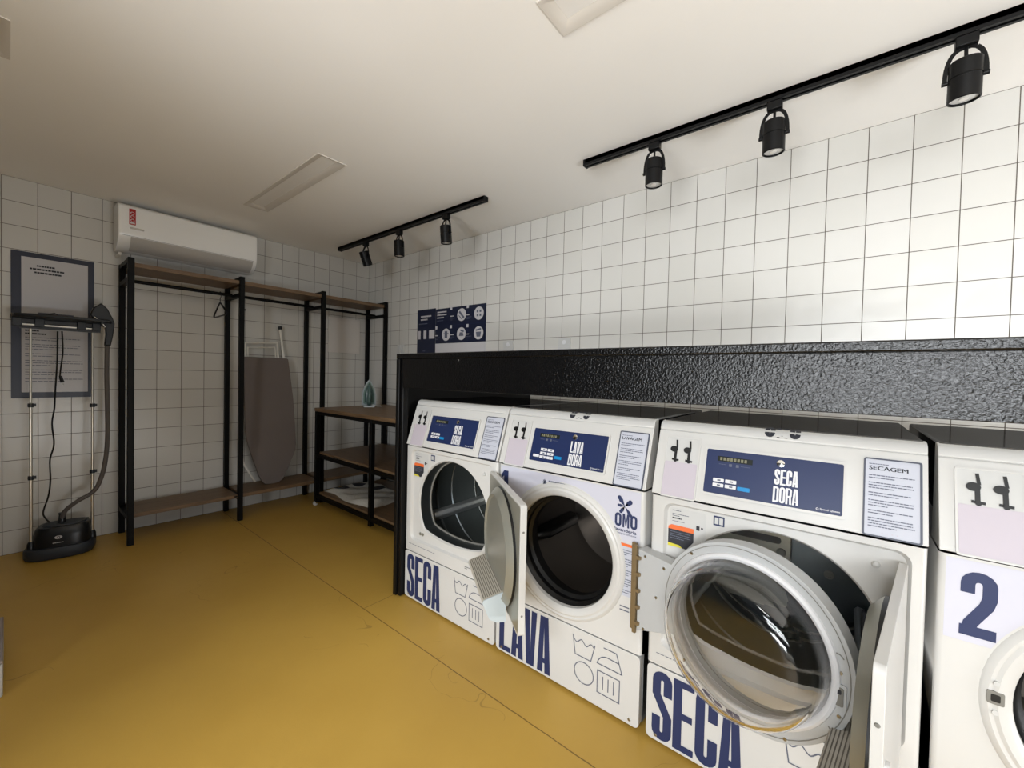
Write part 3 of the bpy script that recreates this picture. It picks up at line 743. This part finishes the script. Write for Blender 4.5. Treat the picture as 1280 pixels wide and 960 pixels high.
Y1, Y2, Y3_, Y4 = -2.294, -2.957, -3.634, -4.306
d1, F1, _ = machine(Y1, 'dryer', None, 'white dryer at the far end beside the black post, door swung across its neighbour'); dryer_door(d1, Y1, -54)
w1, F2, _ = machine(Y2, 'washer', 1, 'white washing machine numbered 1 with black drum and wide open glass door'); washer_door(w1, Y2)
d3, F3, _ = machine(Y3_, 'dryer', 3, 'white dryer right of washer 1, its drum half hidden behind the glass door'); dryer_door(d3, Y3_, 7.5, .53, .606, .016)
w4, F4, _ = machine(Y4, 'washer', 2, 'white washing machine numbered 2 cut off by the right edge of the photo'); washer_door(w4, Y4)

# ------------------------------------------------------------------ black enclosure round the machines
en = thing('machine_enclosure', (-1.19, -2.26, 0), 'long black hammered metal beam and end post framing the row of machines', 'enclosure')
obj('fascia', MB().box(-1.192, -1.186, -2.29, -6.15, 1.141, 1.2952, 'hammer'), en, bevel=.002)
obj('top_rail', MB().box(-1.196, -1.166, -2.236, -6.15, 1.2955, 1.323, 'hammer'), en, bevel=.004)
obj('bottom_rail', MB().box(-1.186, -1.166, -2.29, -6.15, 1.141, 1.165, 'hammer'), en, bevel=.002)
obj('post', MB().box(-1.196, -1.156, -2.236, -2.264, 0.008, 1.2955, 'satin').box(-1.186, -1.15, -2.266, -2.288, 0.008, 1.2955, 'satin'), en, bevel=.004)
obj('side_panel', MB().box(-1.15, -.004, -2.240, -2.262, .008, 1.2955, 'satin'), en, bevel=.002)
obj('top_side_rail', MB().box(-1.166, -.004, -2.236, -2.264, 1.2955, 1.323, 'satin'), en)
obj('screw', MB().lathe([(.004, 0), (.003, .002), (.0001, .002)], (-1.1925, -2.72, 1.285), (-1, 0, 0), 'steel', 10), en)
obj('post', MB().box(-1.19, -1.15, -6.11, -6.15, 0, 1.141, 'satin'), en, bevel=.004)

# ------------------------------------------------------------------ clothes rack on the back wall
PX = (-2.0, -1.345, -.685, -.025); YB, YFR = -.025, -.365; PW = .034
rk = thing('clothes_rack', (-1.0, -.2, 0), 'long black tube clothes rack with brown wooden shelves along the back wall', 'clothes rack')
for x in PX:
    for y in (YB, YFR): obj('post', MB().box(x-PW/2, x+PW/2, y-PW/2, y+PW/2, 0, 1.958, 'steelblk'), rk, bevel=.002)
    for z in (1.941, 1.815, .185): obj('cross_bar', MB().box(x-PW/2+.002, x+PW/2-.002, YB-PW/2, YFR+PW/2, z-.014, z+.014, 'steelblk'), rk)
for i in range(3):
    a, b = PX[i]+PW/2, PX[i+1]-PW/2
    obj('hanging_rail', MB().tube([(a, -.195, 1.826), (b, -.195, 1.826)], .0125, 'steelblk', 12), rk)
    obj('top_shelf', MB().box(a, b, YB-.0, YFR+.0, 1.898, 1.928, 'wood'), rk, bevel=.002)
    obj('bottom_shelf', MB().box(a, b, YB-.0, YFR+.0, .185, .212, 'wood'), rk, bevel=.002)
obj('bolt', MB().lathe([(.006, 0), (.006, .012), (.0001, .013)], (PX[1]+PW/2, YFR, 1.70), (1, 0, 0), 'steelblk', 10), rk)
obj('bolt', MB().lathe([(.006, 0), (.006, .022), (.0001, .023)], (PX[1]-PW/2, YFR, .199), (-1, 0, 0), 'steelblk', 10), rk)

hx = -1.444
hg = thing('clothes_hanger', (hx, -.195, 1.826), 'thin black clothes hanger on the rail of the rack below the air conditioner', 'hanger')
obj('hook', MB().tube([(hx, -.195+.0165*math.cos(math.radians(a)), 1.826+.0165*math.sin(math.radians(a))) for a in range(-20, 200, 15)]+[(hx, -.214, 1.80), (hx, -.195, 1.785), (hx, -.195, 1.752)], .0028, 'black', 8), hg)
obj('shoulder', MB().tube([(hx, -.195, 1.755), (hx, -.155, 1.735), (hx, -.055, 1.672), (hx, .0-.042, 1.655), (hx, -.05, 1.645), (hx, -.1, 1.645), (hx, -.29, 1.648), (hx, -.335, 1.650), (hx, -.345, 1.66), (hx, -.335, 1.675), (hx, -.235, 1.735)], .006, 'black', 8, True), hg)

# ------------------------------------------------------------------ ironing board leaning on the wall
ib = thing('ironing_board', (-1.04, -.17, .212), 'taupe fabric ironing board standing nose down on the rack shelf against the tiles', 'ironing board')
def IB(a, b, d=0):   # a across, b up along the board
    tilt = math.radians(5.5)
    return Vector((-1.05+a+.0*b, -.205+b*math.sin(tilt)-d*math.cos(tilt), .214+b*math.cos(tilt)-d*math.sin(tilt)*0))
outl = [(-.195, 1.115), (-.198, .9), (-.198, .6), (-.195, .44), (-.180, .36), (-.145, .225), (-.108, .10), (-.082, .035), (-.055, .006), (.0, .0), (.050, .003), (.090, .025), (.122, .085), (.205, .27), (.212, .33), (.210, .5), (.200, .75), (.182, .95), (.166, 1.112), (.156, 1.122), (-.185, 1.122)]
obj('board', MB().prism(outl, IB, -.012, .014, 'fabric'), ib, bevel=.008, seg=3)
fr = MB()
fr.tube([IB(-.17, 1.02, -.03), IB(-.17, 1.245, -.03), IB(.09, 1.262, -.03), IB(.098, 1.02, -.03)], .011, 'wtube', 8)
fr.tube([IB(-.15, 1.02, -.03), IB(-.15, 1.205, -.03), IB(.07, 1.220, -.03), IB(.078, 1.02, -.03)], .006, 'wtube', 8)
obj('leg_frame', fr, ib)
obj('leg', MB().tube([IB(.15, .15, -.035), IB(.145, 1.12, -.035), IB(.122, 1.40, -.035)], .010, 'wtube', 10), ib)
obj('leg', MB().tube([IB(-.235, .45, -.035), IB(-.205, .2, -.035), IB(-.12, .03, -.035)], .008, 'wtube', 10), ib)
obj('leg_cap', MB().tube([IB(.1225, 1.39, -.035), IB(.120, 1.42, -.035)], .015, 'black', 12), ib)
# ------------------------------------------------------------------ folding table in the corner
tb = thing('work_table', (-.4, -1.1, 0), 'brown wooden table with black steel frame and two lower shelves in the corner', 'table')
TX0, TX1, TY0, TY1 = -.775, -.05, -.405, -2.18
obj('tabletop', MB().box(TX0, TX1, TY0, TY1, .858, .888, 'woody'), tb, bevel=.002)
for x in (TX0+.02, TX1-.02):
    for y in (TY0-.02, -1.31, TY1+.02): obj('leg', MB().box(x-.017, x+.017, y-.017, y+.017, .03, .856, 'steelblk'), tb, bevel=.002)
for z, w_ in ((.842, .028), (.455, .028), (.085, .03)):
    for x in (TX0+.02, TX1-.02): obj('frame_rail', MB().box(x-.014, x+.014, TY0-.02, TY1+.02, z-w_/2, z+w_/2, 'steelblk'), tb)
    for y in (TY0-.02, TY1+.02): obj('frame_rail', MB().box(TX0+.02, TX1-.02, y-.014, y+.014, z-w_/2, z+w_/2, 'steelblk'), tb)
obj('shelf', MB().box(TX0+.035, TX1-.035, TY0-.03, TY1+.03, .469, .487, 'woody'), tb, bevel=.001)
obj('shelf', MB().box(TX0+.035, TX1-.035, TY0-.03, TY1+.03, .100, .118, 'woody'), tb, bevel=.001)
for x in (TX0+.02, TX1-.02):
    for y in (TY0-.02, TY1+.02):
        cst = MB().lathe([(.0001, -.010), (.018, -.010), (.0195, -.006), (.0195, .006), (.018, .010), (.0001, .010)], (x-.012, y, .0195), (0, 1, 0), 'plast', 18)
        cst.box(x-.012, x+.012, y-.013, y-.011, .018, .035, 'chrome').box(x-.012, x+.012, y+.011, y+.013, .018, .035, 'chrome')
        obj('caster', cst, tb)

# steam iron standing on its heel
ir = thing('steam_iron', (-.30, -.47, .888), 'grey green steam iron standing upright on the wooden table', 'steam iron')
ix, iy, iz = -.315, -.545, .888
ia = math.radians(-30)
def IR(a, b, d):   # a across, b height, d depth towards the room
    c_, s_ = math.cos(ia), math.sin(ia)
    return Vector((ix+a*c_+d*s_*1.0, iy+a*s_-d*c_, iz+b))
sole = [(-.066, .02), (-.066, .12), (-.050, .18), (-.022, .235), (0, .262), (.022, .235), (.050, .18), (.066, .12), (.066, .02), (.045, .008), (-.045, .008)]
obj('soleplate', MB().prism(sole, IR, -.006, 0, 'chrome'), ir, bevel=.002)
sk = lambda k, y: [(a*k, .13+(b-.13)*y) for a, b in sole]
bd = MB(); loops = [([IR(a, b, d) for a, b in sk(k, y)]) for k, y, d in ((1.0, 1.0, .0005), (1.0, 1.0, .016), (.80, .86, .030), (.62, .74, .046), (.4, .58, .054))]
for i in range(4): bd.bridge(loops[i], loops[i+1], 'frost' if i < 2 else 'iron' if i < 3 else 'irond')
bd.plate(sk(.4, .58), [], lambda a, b, d: IR(a, b, .054), 0, 'irond'); obj('body', bd, ir)
obj('handle', MB().tube([IR(0, .20, .045), IR(0, .195, .075), IR(0, .16, .092), IR(0, .09, .096), IR(0, .045, .09), IR(0, .03, .06), IR(0, .03, .04)], [.014, .016, .017, .017, .018, .02, .02], 'irond', 12), ir)
obj('dial', MB().lathe([(.02, 0), (.02, .008), (.0001, .010)], IR(0, .125, .056), (math.sin(ia), -math.cos(ia), 0), 'frost', 20), ir)
obj('heel', MB().prism(rrect(-.05, .05, .0, .014, .004, 2), IR, .0, .10, 'frost'), ir, bevel=.002)
obj('cord', MB().tube([IR(.03, .02, .08), IR(.07, .012, .10), IR(.11, .006, .07), IR(.10, .006, .02), IR(.06, .006, -.03), IR(.0, .006, -.04)], .0035, 'plast', 8), ir)

# folded printed bag on the lowest shelf
bg = thing('printed_bag', (-.5, -.7, .118), 'white crumpled bag with dark oval prints lying on the lowest table shelf', 'bag')
bm_ = MB(); N, K = 26, 16; r2 = random.Random(3)
def hb(u, v):
    e = min(u, 1-u, v, 1-v)
    return .118+.002+.032*min(1, e/.10)**.6*(.75+.25*math.sin(u*9+v*4)+.16*math.sin(u*21-v*13))
vs = []; 
for i in range(N+1):
    for j in range(K+1):
        u, v = i/N, j/K
        vs.append((-.70+.46*v+.02*math.sin(u*8), -.44-.74*u-.02*math.sin(v*7), hb(u, v)))
bm_.add(vs, [(i*(K+1)+j, (i+1)*(K+1)+j, (i+1)*(K+1)+j+1, i*(K+1)+j+1) for i in range(N) for j in range(K)], 'bag')
low = [v for v in range(len(vs))]
bm_.add([(x, y, .1185) for x, y, z in vs], [(i*(K+1)+j, (i+1)*(K+1)+j, (i+1)*(K+1)+j+1, i*(K+1)+j+1) for i in range(N) for j in range(K)], 'bag')
obj('sheet', bm_, bg)
def on_bag(u, v): return (-.70+.46*v+.02*math.sin(u*8), -.44-.74*u-.02*math.sin(v*7), hb(u, v)+.0025)
for cu_, cv_, ru, rv in ((.13, .22, .09, .14), (.14, .62, .09, .14), (.5, .75, .1, .16)):
    q = MB(); rings = [[on_bag(cu_+ru*k*math.cos(a*.3927), cv_+rv*k*math.sin(a*.3927)) for a in range(16)] for k in (1, .66, .33)]
    q.bridge(rings[0], rings[1], 'inkd').bridge(rings[1], rings[2], 'inkd').add(rings[2], [tuple(range(16))], 'inkd'); obj('oval_print', q, bg)

# ------------------------------------------------------------------ air conditioner
ac = thing('air_conditioner', (-1.62, 0, 2.2), 'white split air conditioner high on the tiled back wall', 'air conditioner')
AX0, AX1 = -2.045, -1.188
prof = [(-.002, 2.362), (-.16, 2.362), (-.195, 2.355), (-.213, 2.338), (-.22, 2.30), (-.22, 2.165), (-.214, 2.13), (-.196, 2.098), (-.165, 2.07), (-.12, 2.05), (-.06, 2.043), (-.002, 2.05)]
obj('casing', MB().prism(prof, lambda a, b, d: Vector((d, a, b)), AX0, AX1, 'ac'), ac, bevel=.014, seg=4)
lv = [(-.2165, 2.132), (-.2005, 2.098), (-.168, 2.068), (-.130, 2.050), (-.131, 2.046), (-.170, 2.063), (-.204, 2.095), (-.2205, 2.131)]
obj('louver', MB().prism(lv, lambda a, b, d: Vector((d, a, b)), AX0+.065, AX1-.03, 'acg'), ac, bevel=.001)
obj('panel_seam', MB().box(AX0+.02, AX1-.02, -.2206, -.2196, 2.1345, 2.1365, 'gap'), ac)
st = MB().prism(rrect(-1.99, -1.955, 2.215, 2.325, .003, 2), lambda a, b, d: Vector((a, -.22-d, b)), .0002, .0008, 'red')
for z in (2.30, 2.275, 2.25): st.flat([stroke(circ(-1.9725, z-.005, .009, 14), .003, True)], lambda a, b, d: Vector((a, -.22-d, b)), .0012, 'wprint')
st.flat([quadp((-1.985, 2.222), (-1.96, 2.222), (-1.96, 2.232), (-1.985, 2.232))], lambda a, b, d: Vector((a, -.22-d, b)), .0012, 'wprint')
obj('energy_sticker', st, ac)
obj('badge', MB().prism(rrect(-1.985, -1.91, 2.185, 2.198, .006, 3), lambda a, b, d: Vector((a, -.22-d, b)), .0002, .0025, 'chrome'), ac)
obj('drain_pipe', MB().tube([(AX0+.03, -.05, 2.06), (AX0+.028, -.05, 2.03), (AX0+.02, -.02, 2.02), (AX0+.02, 0, 2.02)], .012, 'ac', 10), ac)

# ------------------------------------------------------------------ notices on the walls
BW = lambda a, b, d=0: Vector((a, -.001-d, b))
po = thing('notice_poster', (-2.32, 0, 1.476), 'tall navy wall board with two white sheets behind the garment steamer', 'poster')
M['navyb'] = mat('navy_board', rgb(36, 41, 60), .35)
obj('board', MB().prism(rrect(-2.513, -2.141, 1.003, 1.948, .003, 2), BW, 0, .004, 'navyb'), po)
for z0, z1, sd in ((1.515, 1.916, 21), (1.040, 1.480, 22)):
    s_ = MB().prism(rrect(-2.470, -2.172, z0, z1, .002, 2), BW, .0041, .0052, 'paperg')
    if sd == 21:
        for k, (a, b) in enumerate(((-2.405, -2.255), (-2.435, -2.215), (-2.415, -2.24))): s_.flat(lines(a, b, 1.872-k*.022, .02, [1], .011, 30+k), BW, .0058, 'inkd')
        s_.flat([stroke([(-2.40, 1.56), (-2.24, 1.56)], .008)], BW, .0058, 'ink')
    else:
        s_.flat(lines(-2.455, -2.35, 1.448, .02, [1], .010, 40), BW, .0058, 'inkd'); s_.flat(lines(-2.455, -2.30, 1.428, .02, [1], .010, 41), BW, .0058, 'inkd')
        s_.flat(lines(-2.455, -2.185, 1.400, .0155, [2, 3, 2, 3, 3, 2], .004, 42), BW, .0058, 'ink')
    tag(obj('paper_sheet', s_, po), 'upper white sheet' if sd == 21 else 'lower white sheet with ruled print')
RW = lambda a, b, d=0: Vector((-.001-d, -a, b))      # a = distance from the corner
M['navyk'] = mat('dark_navy_poster', rgb(26, 32, 54), .28)
p1 = thing('instruction_poster', (0, -1.0, 1.62), 'narrow dark navy poster on the right wall nearest the room corner', 'poster')
obj('sheet', MB().prism(rrect(.872, 1.140, 1.26, 1.832, .002, 2), RW, 0, .003, 'navyk'), p1)
q = MB()
q.flat(lines(.925, 1.09, 1.772, .03, [2], .014, 50), RW, .0036, 'paperg'); q.flat(lines(.90, 1.10, 1.70, .02, [1], .008, 51), RW, .0036, 'ink')
for a, b in ((.89, .925), (.97, 1.01), (1.05, 1.13)): q.flat([quadp((a, 1.55), (b, 1.55), (b, 1.63), (a, 1.63))], RW, .0036, 'paperg')
q.flat(lines(.96, 1.05, 1.44, .02, [1], .008, 52), RW, .0036, 'ink'); obj('print', q, p1)
p2 = thing('picture_poster', (0, -1.46, 1.62), 'wide navy poster of round step pictures right of the narrow poster', 'poster')
obj('sheet', MB().prism(rrect(1.145, 1.782, 1.50, 1.820, .002, 2), RW, 0, .003, 'navyk'), p2)
tag(obj('lower_strip', MB().prism(rrect(1.145, 1.782, 1.33, 1.498, .002, 2), RW, 0, .003, 'paperg'), p2), 'plain pale strip')
q = MB(); q.flat(lines(1.165, 1.30, 1.795, .026, [3], .012, 60), RW, .0036, 'paperg'); q.flat(lines(1.165, 1.32, 1.712, .016, [1], .005, 61), RW, .0036, 'ink')
for a in (1.357, 1.57): q.flat([stroke([(a, 1.505), (a, 1.815)], .002)], RW, .0034, 'navy')
q.flat([stroke([(1.15, 1.66), (1.78, 1.66)], .002)], RW, .0034, 'navy'); obj('print', q, p2)
for k_, (a, b) in enumerate(((1.49, 1.745), (1.70, 1.742), (1.29, 1.578), (1.49, 1.578), (1.70, 1.575))):
    q = MB().flat([(circ(a, b, .056, 24), [tuple(range(24))])], RW, .0038, 'paperg')
    pic = [[stroke([(a-.03, b+.03), (a+.03, b-.03)], .02), stroke([(a-.035, b-.005), (a+.0, b-.038)], .008)],
           [quadp((a+x, b+y), (a+x+.02, b+y), (a+x+.02, b+y+.02), (a+x, b+y+.02)) for x in (-.026, .008) for y in (-.026, .008)],
           [quadp((a-.018, b-.03), (a+.018, b-.03), (a+.018, b+.032), (a-.018, b+.032)), stroke([(a-.034, b+.01), (a+.034, b+.01)], .007)],
           [quadp((a-.03, b-.02), (a+.03, b-.02), (a+.02, b+.012), (a-.02, b+.012)), stroke([(a-.01, b+.03), (a+.032, b+.018)], .014)],
           [quadp((a-.022, b-.032), (a+.022, b-.032), (a+.03, b+.01), (a-.03, b+.01)), stroke([(a-.03, b+.024), (a+.03, b+.034)], .014)]][k_]
    q.flat(pic, RW, .0044, 'ink')
    q.flat([quadp((a-.148, b+.055), (a-.122, b+.055), (a-.122, b+.083), (a-.148, b+.083))], RW, .0038, 'paperg')
    q.flat(lines(a-.148, a-.075, b-.0, .016, [1], .008, int(a*100)), RW, .0038, 'paperg'); q.flat(lines(a-.148, a-.08, b-.022, .014, [2], .004, int(a*99)), RW, .0038, 'ink')
    obj('step_picture', q, p2)
ht = thing('hatch_plate', (-.285, 0, 1.59), 'plain pale square cover plate on the back wall behind the rack', 'wall plate')
obj('plate', MB().prism(rrect(-.457, -.108, 1.418, 1.782, .006, 3), BW, 0, .012, 'plate'), ht, bevel=.002)
for i, (a, lab) in enumerate(((2.033, 'small white wall socket above the beam nearer the posters'), (2.556, 'small white wall socket above the beam farther from the posters'))):
    so = thing('wall_socket', (0, -a, 1.46), lab, 'socket', 'sockets above the black beam')
    obj('cover', MB().prism(rrect(a-.05, a+.05, 1.375, 1.495, .006, 3), RW, 0, .009, 'plast'), so, bevel=.002)
    obj('outlet', MB().lathe([(.016, 0), (.016, .004), (.011, .005), (.0001, .003)], RW(a, 1.465, .009), (-1, 0, 0), 'wprint', 18), so)
du = thing('cable_duct', (0, -.62, 1.4), 'short white plastic cable cover on the right wall left of the posters', 'cable cover')
obj('cover', MB().prism(rrect(.56, .67, 1.30, 1.505, .004, 2), RW, 0, .012, 'plast'), du, bevel=.002)
obj('ridge', MB().prism(rrect(.60, .625, 1.30, 1.505, .004, 2), RW, .012, .022, 'plast'), du, bevel=.002)

# ------------------------------------------------------------------ garment steamer
gs = thing('garment_steamer', (-2.31, -.2, 0), 'black garment steamer on two thin poles standing by the wall', 'garment steamer')
gy = -.215
def oval(cx, cyy, a, b, p, n=40, rot=-.2):
    out = []
    for k in range(n):
        t = 2*math.pi*k/n; x = a*math.copysign(abs(math.cos(t))**p, math.cos(t)); y = b*math.copysign(abs(math.sin(t))**p, math.sin(t))
        out.append((cx+x*math.cos(rot)-y*math.sin(rot), cyy+x*math.sin(rot)+y*math.cos(rot)))
    return out
def stack(secs, m, n=40):
    q = MB(); prev = None
    for a, b, z, p, cx, cyy in secs:
        cur = [(x, y, z) for x, y in oval(cx, cyy, a, b, p, n)]
        if prev: q.bridge(prev, cur, m)
        else: q.add(cur, [tuple(range(n))], m)
        prev = cur
    q.add(prev, [tuple(range(n))], m); return q
obj('base', stack([(.150, .118, .004, .62, -2.308, -.20), (.158, .125, .02, .62, -2.308, -.20), (.158, .125, .058, .62, -2.308, -.20), (.150, .118, .072, .62, -2.308, -.20)], 'stgrey'), gs)
obj('water_tank', stack([(.132, .10, .072, .6, -2.300, -.195), (.130, .098, .13, .6, -2.298, -.195), (.122, .092, .175, .6, -2.296, -.192), (.112, .085, .19, .6, -2.294, -.19)], 'stblack'), gs)
obj('tank_lid', stack([(.10, .06, .190, .7, -2.290, -.19), (.095, .056, .198, .7, -2.290, -.19)], 'stgrey'), gs)
fd = Vector((math.sin(-.2), -math.cos(-.2), 0)).normalized()
fdir = Vector((-.20, -.98, 0)).normalized()
lm = MB(); 
ctr = Vector((-2.325, -.3015, .135)); 
sid = Vector((.98, -.20, 0))
lm.prism(circ(0, 0, .013, 18), lambda a, b, d: ctr+sid*a*1.3+Vector((0, 0, b*.8))+fdir*d, 0, .003, 'paperg'); lm.flat([stroke(circ(0, 0, .006, 10), .003, True)], lambda a, b, d: ctr+sid*a+Vector((0, 0, b))+fdir*d, .0035, 'inkd')
obj('dial', lm, gs)
lm = MB().flat(lines(-.05, .06, .002, .006, [1], .005, 70), lambda a, b, d: Vector((-2.30, -.298, .100))+sid*a+Vector((0, 0, b))+fdir*d, .004, 'paperg'); obj('printed_line', lm, gs)
obj('nozzle', MB().lathe([(.022, 0), (.018, .02), (.016, .05), (.019, .052), (.019, .062), (.0001, .062)], (-2.305, -.185, .197), (.06, 0, 1), 'stblack', 18), gs)
for x, zc in ((-2.436, (.968, .515)), (-2.168, (.957, .512))):
    pz = MB().tube([(x, gy, .065), (x, gy, .52)], .0085, 'pole', 12).tube([(x, gy, .50), (x, gy, .97)], .007, 'pole', 12).tube([(x, gy, .95), (x, gy, 1.455)], .0058, 'pole', 12)
    pl = obj('pole', pz, gs)
    obj('foot_socket', MB().lathe([(.02, 0), (.018, .04), (.012, .055)], (x, gy, .06), (0, 0, 1), 'stblack', 16), gs)
    for z in zc: obj('clamp', MB().lathe([(.013, -.012), (.014, 0), (.013, .012)], (x, gy, z), (0, 0, 1), 'stgrey', 14).box(x+.006, x+.022, gy-.008, gy+.008, z-.008, z+.010, 'stgrey'), pl)
obj('cross_rail', MB().bar((-2.48, gy, 1.452), (-2.13, gy, 1.452), .02, .018, 'stblack').bar((-2.47, gy, 1.468), (-2.14, gy, 1.468), .008, .006, 'pole'), gs)
bo = MB(); bo.prism([(-2.515, .02), (-2.50, .0), (-2.40, -.03), (-2.2, -.035), (-2.09, -.02), (-2.075, .03), (-2.085, .13), (-2.2, .17), (-2.4, .17), (-2.50, .13), (-2.517, .08)], lambda a, b, d: Vector((a, -.27+b, 1.515+d-(b-.05)*.12)), -.012, .008, 'stblack')
obj('ironing_plate', bo, gs, bevel=.004)
hk = MB()
for x in (-2.49, -2.40, -2.22, -2.15): hk.box(x-.02, x+.02, gy-.02, gy+.03, 1.455, 1.505, 'stgrey')
hk.box(-2.50, -2.13, gy-.005, gy+.025, 1.475, 1.503, 'stblack')
obj('bracket', hk, gs, bevel=.003)
obj('hook', MB().tube([(-2.42, gy, 1.524), (-2.38, gy, 1.535), (-2.335, gy, 1.548), (-2.325, gy, 1.54), (-2.33, gy, 1.527)], .005, 'stblack', 8), gs)
HP = lambda u, v, y=-.235: px(u, v, 1, y)
hp = [(112, 393), (116, 385), (126, 379), (134, 386), (141, 399), (143, 405), (141, 420), (138, 433), (130, 432), (132, 418), (131, 408), (124, 404), (116, 399)]
hm = MB(); pts = [HP(u, v) for u, v in hp]
hm.prism([(p.x, p.z) for p in pts], lambda a, b, d: Vector((a, -.235+d, b)), -.022, .022, 'stblack'); obj('steam_head', hm, gs, bevel=.006)
obj('steam_plate', MB().tube([HP(117, 396, -.262), HP(126, 402, -.262), HP(131, 409, -.262)], .006, 'chrome', 8), gs)
def smooth_path(p, n=6):
    out = []
    for i in range(len(p)-1):
        a, b, c, d = p[max(i-1, 0)], p[i], p[i+1], p[min(i+2, len(p)-1)]
        for k in range(n):
            t = k/n; out.append(.5*((2*b)+(c-a)*t+(2*a-5*b+4*c-d)*t*t+(3*b-a-3*c+d)*t**3))
    return out+[p[-1]]
hpth = smooth_path([HP(134, 430), HP(133.5, 470), HP(134.5, 542), HP(131, 580), HP(124, 603), HP(116, 615), HP(96, 627), HP(82, 638, -.21), HP(77.5, 648, -.19)])
obj('hose', MB().tube(hpth, .0125, 'hose', 12), gs)
CP = lambda u, v: px(u, v, 1, -.20)
obj('cord', MB().tube(smooth_path([CP(72, 414), CP(71.5, 450), CP(69, 490), CP(68, 510), CP(65, 530), CP(67.5, 555), CP(62.5, 575), CP(63, 600), CP(60.5, 620), CP(54, 640), CP(57, 648), px(62, 653, 1, -.22)]), .0042, 'black', 8), gs)
obj('cord', MB().tube(smooth_path([CP(77.5, 414), CP(78.5, 440), CP(76, 460), CP(75, 471), CP(77, 476)]), .004, 'black', 8), gs)
obj('plug', MB().tube([CP(75.5, 470), CP(78, 478)], [.008, .010], 'black', 10).tube([CP(78, 478), CP(79, 481)], .003, 'chrome', 6), gs)

# ------------------------------------------------------------------ ceiling lamps and track spotlights
LL = ['long narrow recessed ceiling lamp near the air conditioner', 'long recessed ceiling lamp cut off at the top of the photo', 'squarish recessed ceiling lamp at the left edge of the photo']
for (x0, x1, y0, y1), lab in zip(REC, LL):
    rl = thing('recessed_lamp', ((x0+x1)/2, (y0+y1)/2, H), lab, 'ceiling lamp', 'recessed ceiling lamps')
    b = .034 if x1-x0 < .2 else .03; o_ = [(x0-.006, y0-.006), (x1+.006, y0-.006), (x1+.006, y1+.006), (x0-.006, y1+.006)]; i_ = [(x0+.004, y0+.004), (x1-.004, y0+.004), (x1-.004, y1-.004), (x0+.004, y1-.004)]; j_ = [(x0+b, y0+b), (x1-b, y0+b), (x1-b, y1-b), (x0+b, y1-b)]
    g = ident(H); q = MB().plate(o_, [i_], g, -.004, 'ceilw'); q.wall(o_, g, -.004, 0, 'ceilw')
    q.bridge([g(a, c, -.004) for a, c in i_], [g(a, c, .012) for a, c in j_], 'ceilw'); obj('frame', q, rl)
    obj('diffuser', MB().plate(j_, [], g, .0122, 'diff'), rl)

TXc = -.52
TRK = [((-.341, -2.237), 'black ceiling track near the room corner carrying three spotlights'), ((-2.985, -5.15), 'black ceiling track above the open machines running out of the photo')]
for (ya, yb), lab in TRK:
    tr = thing('lighting_track', (TXc, (ya+yb)/2, H), lab, 'lighting track', 'ceiling tracks')
    obj('rail', MB().box(TXc-.018, TXc-.006, ya, yb, 2.372, H-.0005, 'satin').box(TXc+.006, TXc+.018, ya, yb, 2.372, H-.0005, 'satin').box(TXc-.018, TXc+.018, ya, yb, 2.385, H-.0005, 'satin'), tr)
    for y in (ya, yb): obj('end_cap', MB().box(TXc-.02, TXc+.02, y-.006, y+.006, 2.37, H-.0005, 'satin'), tr, bevel=.002)
def spotlight(y, tilt, label):
    r = thing('spotlight', (TXc, y, 2.372), label, 'spotlight', 'track spotlights')
    obj('adapter', MB().box(TXc-.017, TXc+.017, y-.027, y+.027, 2.338, 2.372, 'satin'), r, bevel=.003)
    th = math.radians(tilt); piv = Vector((TXc, y, 2.235)); ax = Vector((math.sin(th), 0, -math.cos(th)))
    br = []
    for k in range(17):
        a = math.radians(180*k/16); br.append(Vector((TXc, y+.0475*math.copysign(abs(math.cos(a))**.7, math.cos(a)), 2.235+.102*math.sin(a)**.85)))
    q = MB()
    for i in range(len(br)-1): q.bar(br[i], br[i+1], .012, .003, 'satin', (1, 0, 0))
    obj('bracket', q, r); obj('stem', MB().tube([(TXc, y, 2.336), piv-ax*.06], .005, 'satin', 8), r)
    bd = MB().lathe([(.0001, -.056), (.037, -.056), (.0405, -.052), (.0405, -.004), (.0385, -.003), (.0385, .001), (.0405, .002), (.0405, .068), (.037, .070), (.035, .060), (.0001, .060)], piv, ax, 'satin', 32); bo_ = obj('lamp_body', bd, r)
    obj('lens', MB().lathe([(.035, .062), (.0005, .0622)], piv, ax, 'lens', 28), bo_)
    obj('bulb', MB().lathe([(.012, .0625), (.012, .066), (.0001, .067)], piv, ax, 'diff', 16), bo_)
    for s_ in (-1, 1): obj('knob', MB().lathe([(.007, 0), (.007, .014), (.0001, .015)], piv+Vector((0, s_*.0405, 0)), (0, s_, 0), 'satin', 12), r)
    return r
SP = [(-.79, 22, 'leftmost black spotlight tilted on the far track'), (-1.286, 3, 'middle black spotlight of the far track by the corner'), (-1.85, 6, 'black spotlight nearest the right end of the far track'),
      (-3.367, 0, 'smallest of three black spotlights on the near track'), (-3.866, 2, 'middle black spotlight of the near track above the beam'), (-4.403, 4, 'largest black spotlight near the top right corner')]
for y, t_, lab in SP: spotlight(y, t_, lab)

# ------------------------------------------------------------------ low box at the left edge
lb = thing('low_box', (-2.75, -1.56, 0), 'low white box with grey lid on the floor at the left edge of the photo', 'box')
obj('body', MB().box(-3.0, -2.537, -1.36, -1.77, 0, .124, 'plast'), lb, bevel=.006)
M['lidgrey'] = mat('grey_lid', rgb(150, 140, 138), .6)
obj('lid', MB().box(-3.0, -2.537, -1.355, -1.775, .1245, .138, 'lidgrey'), lb, bevel=.004)
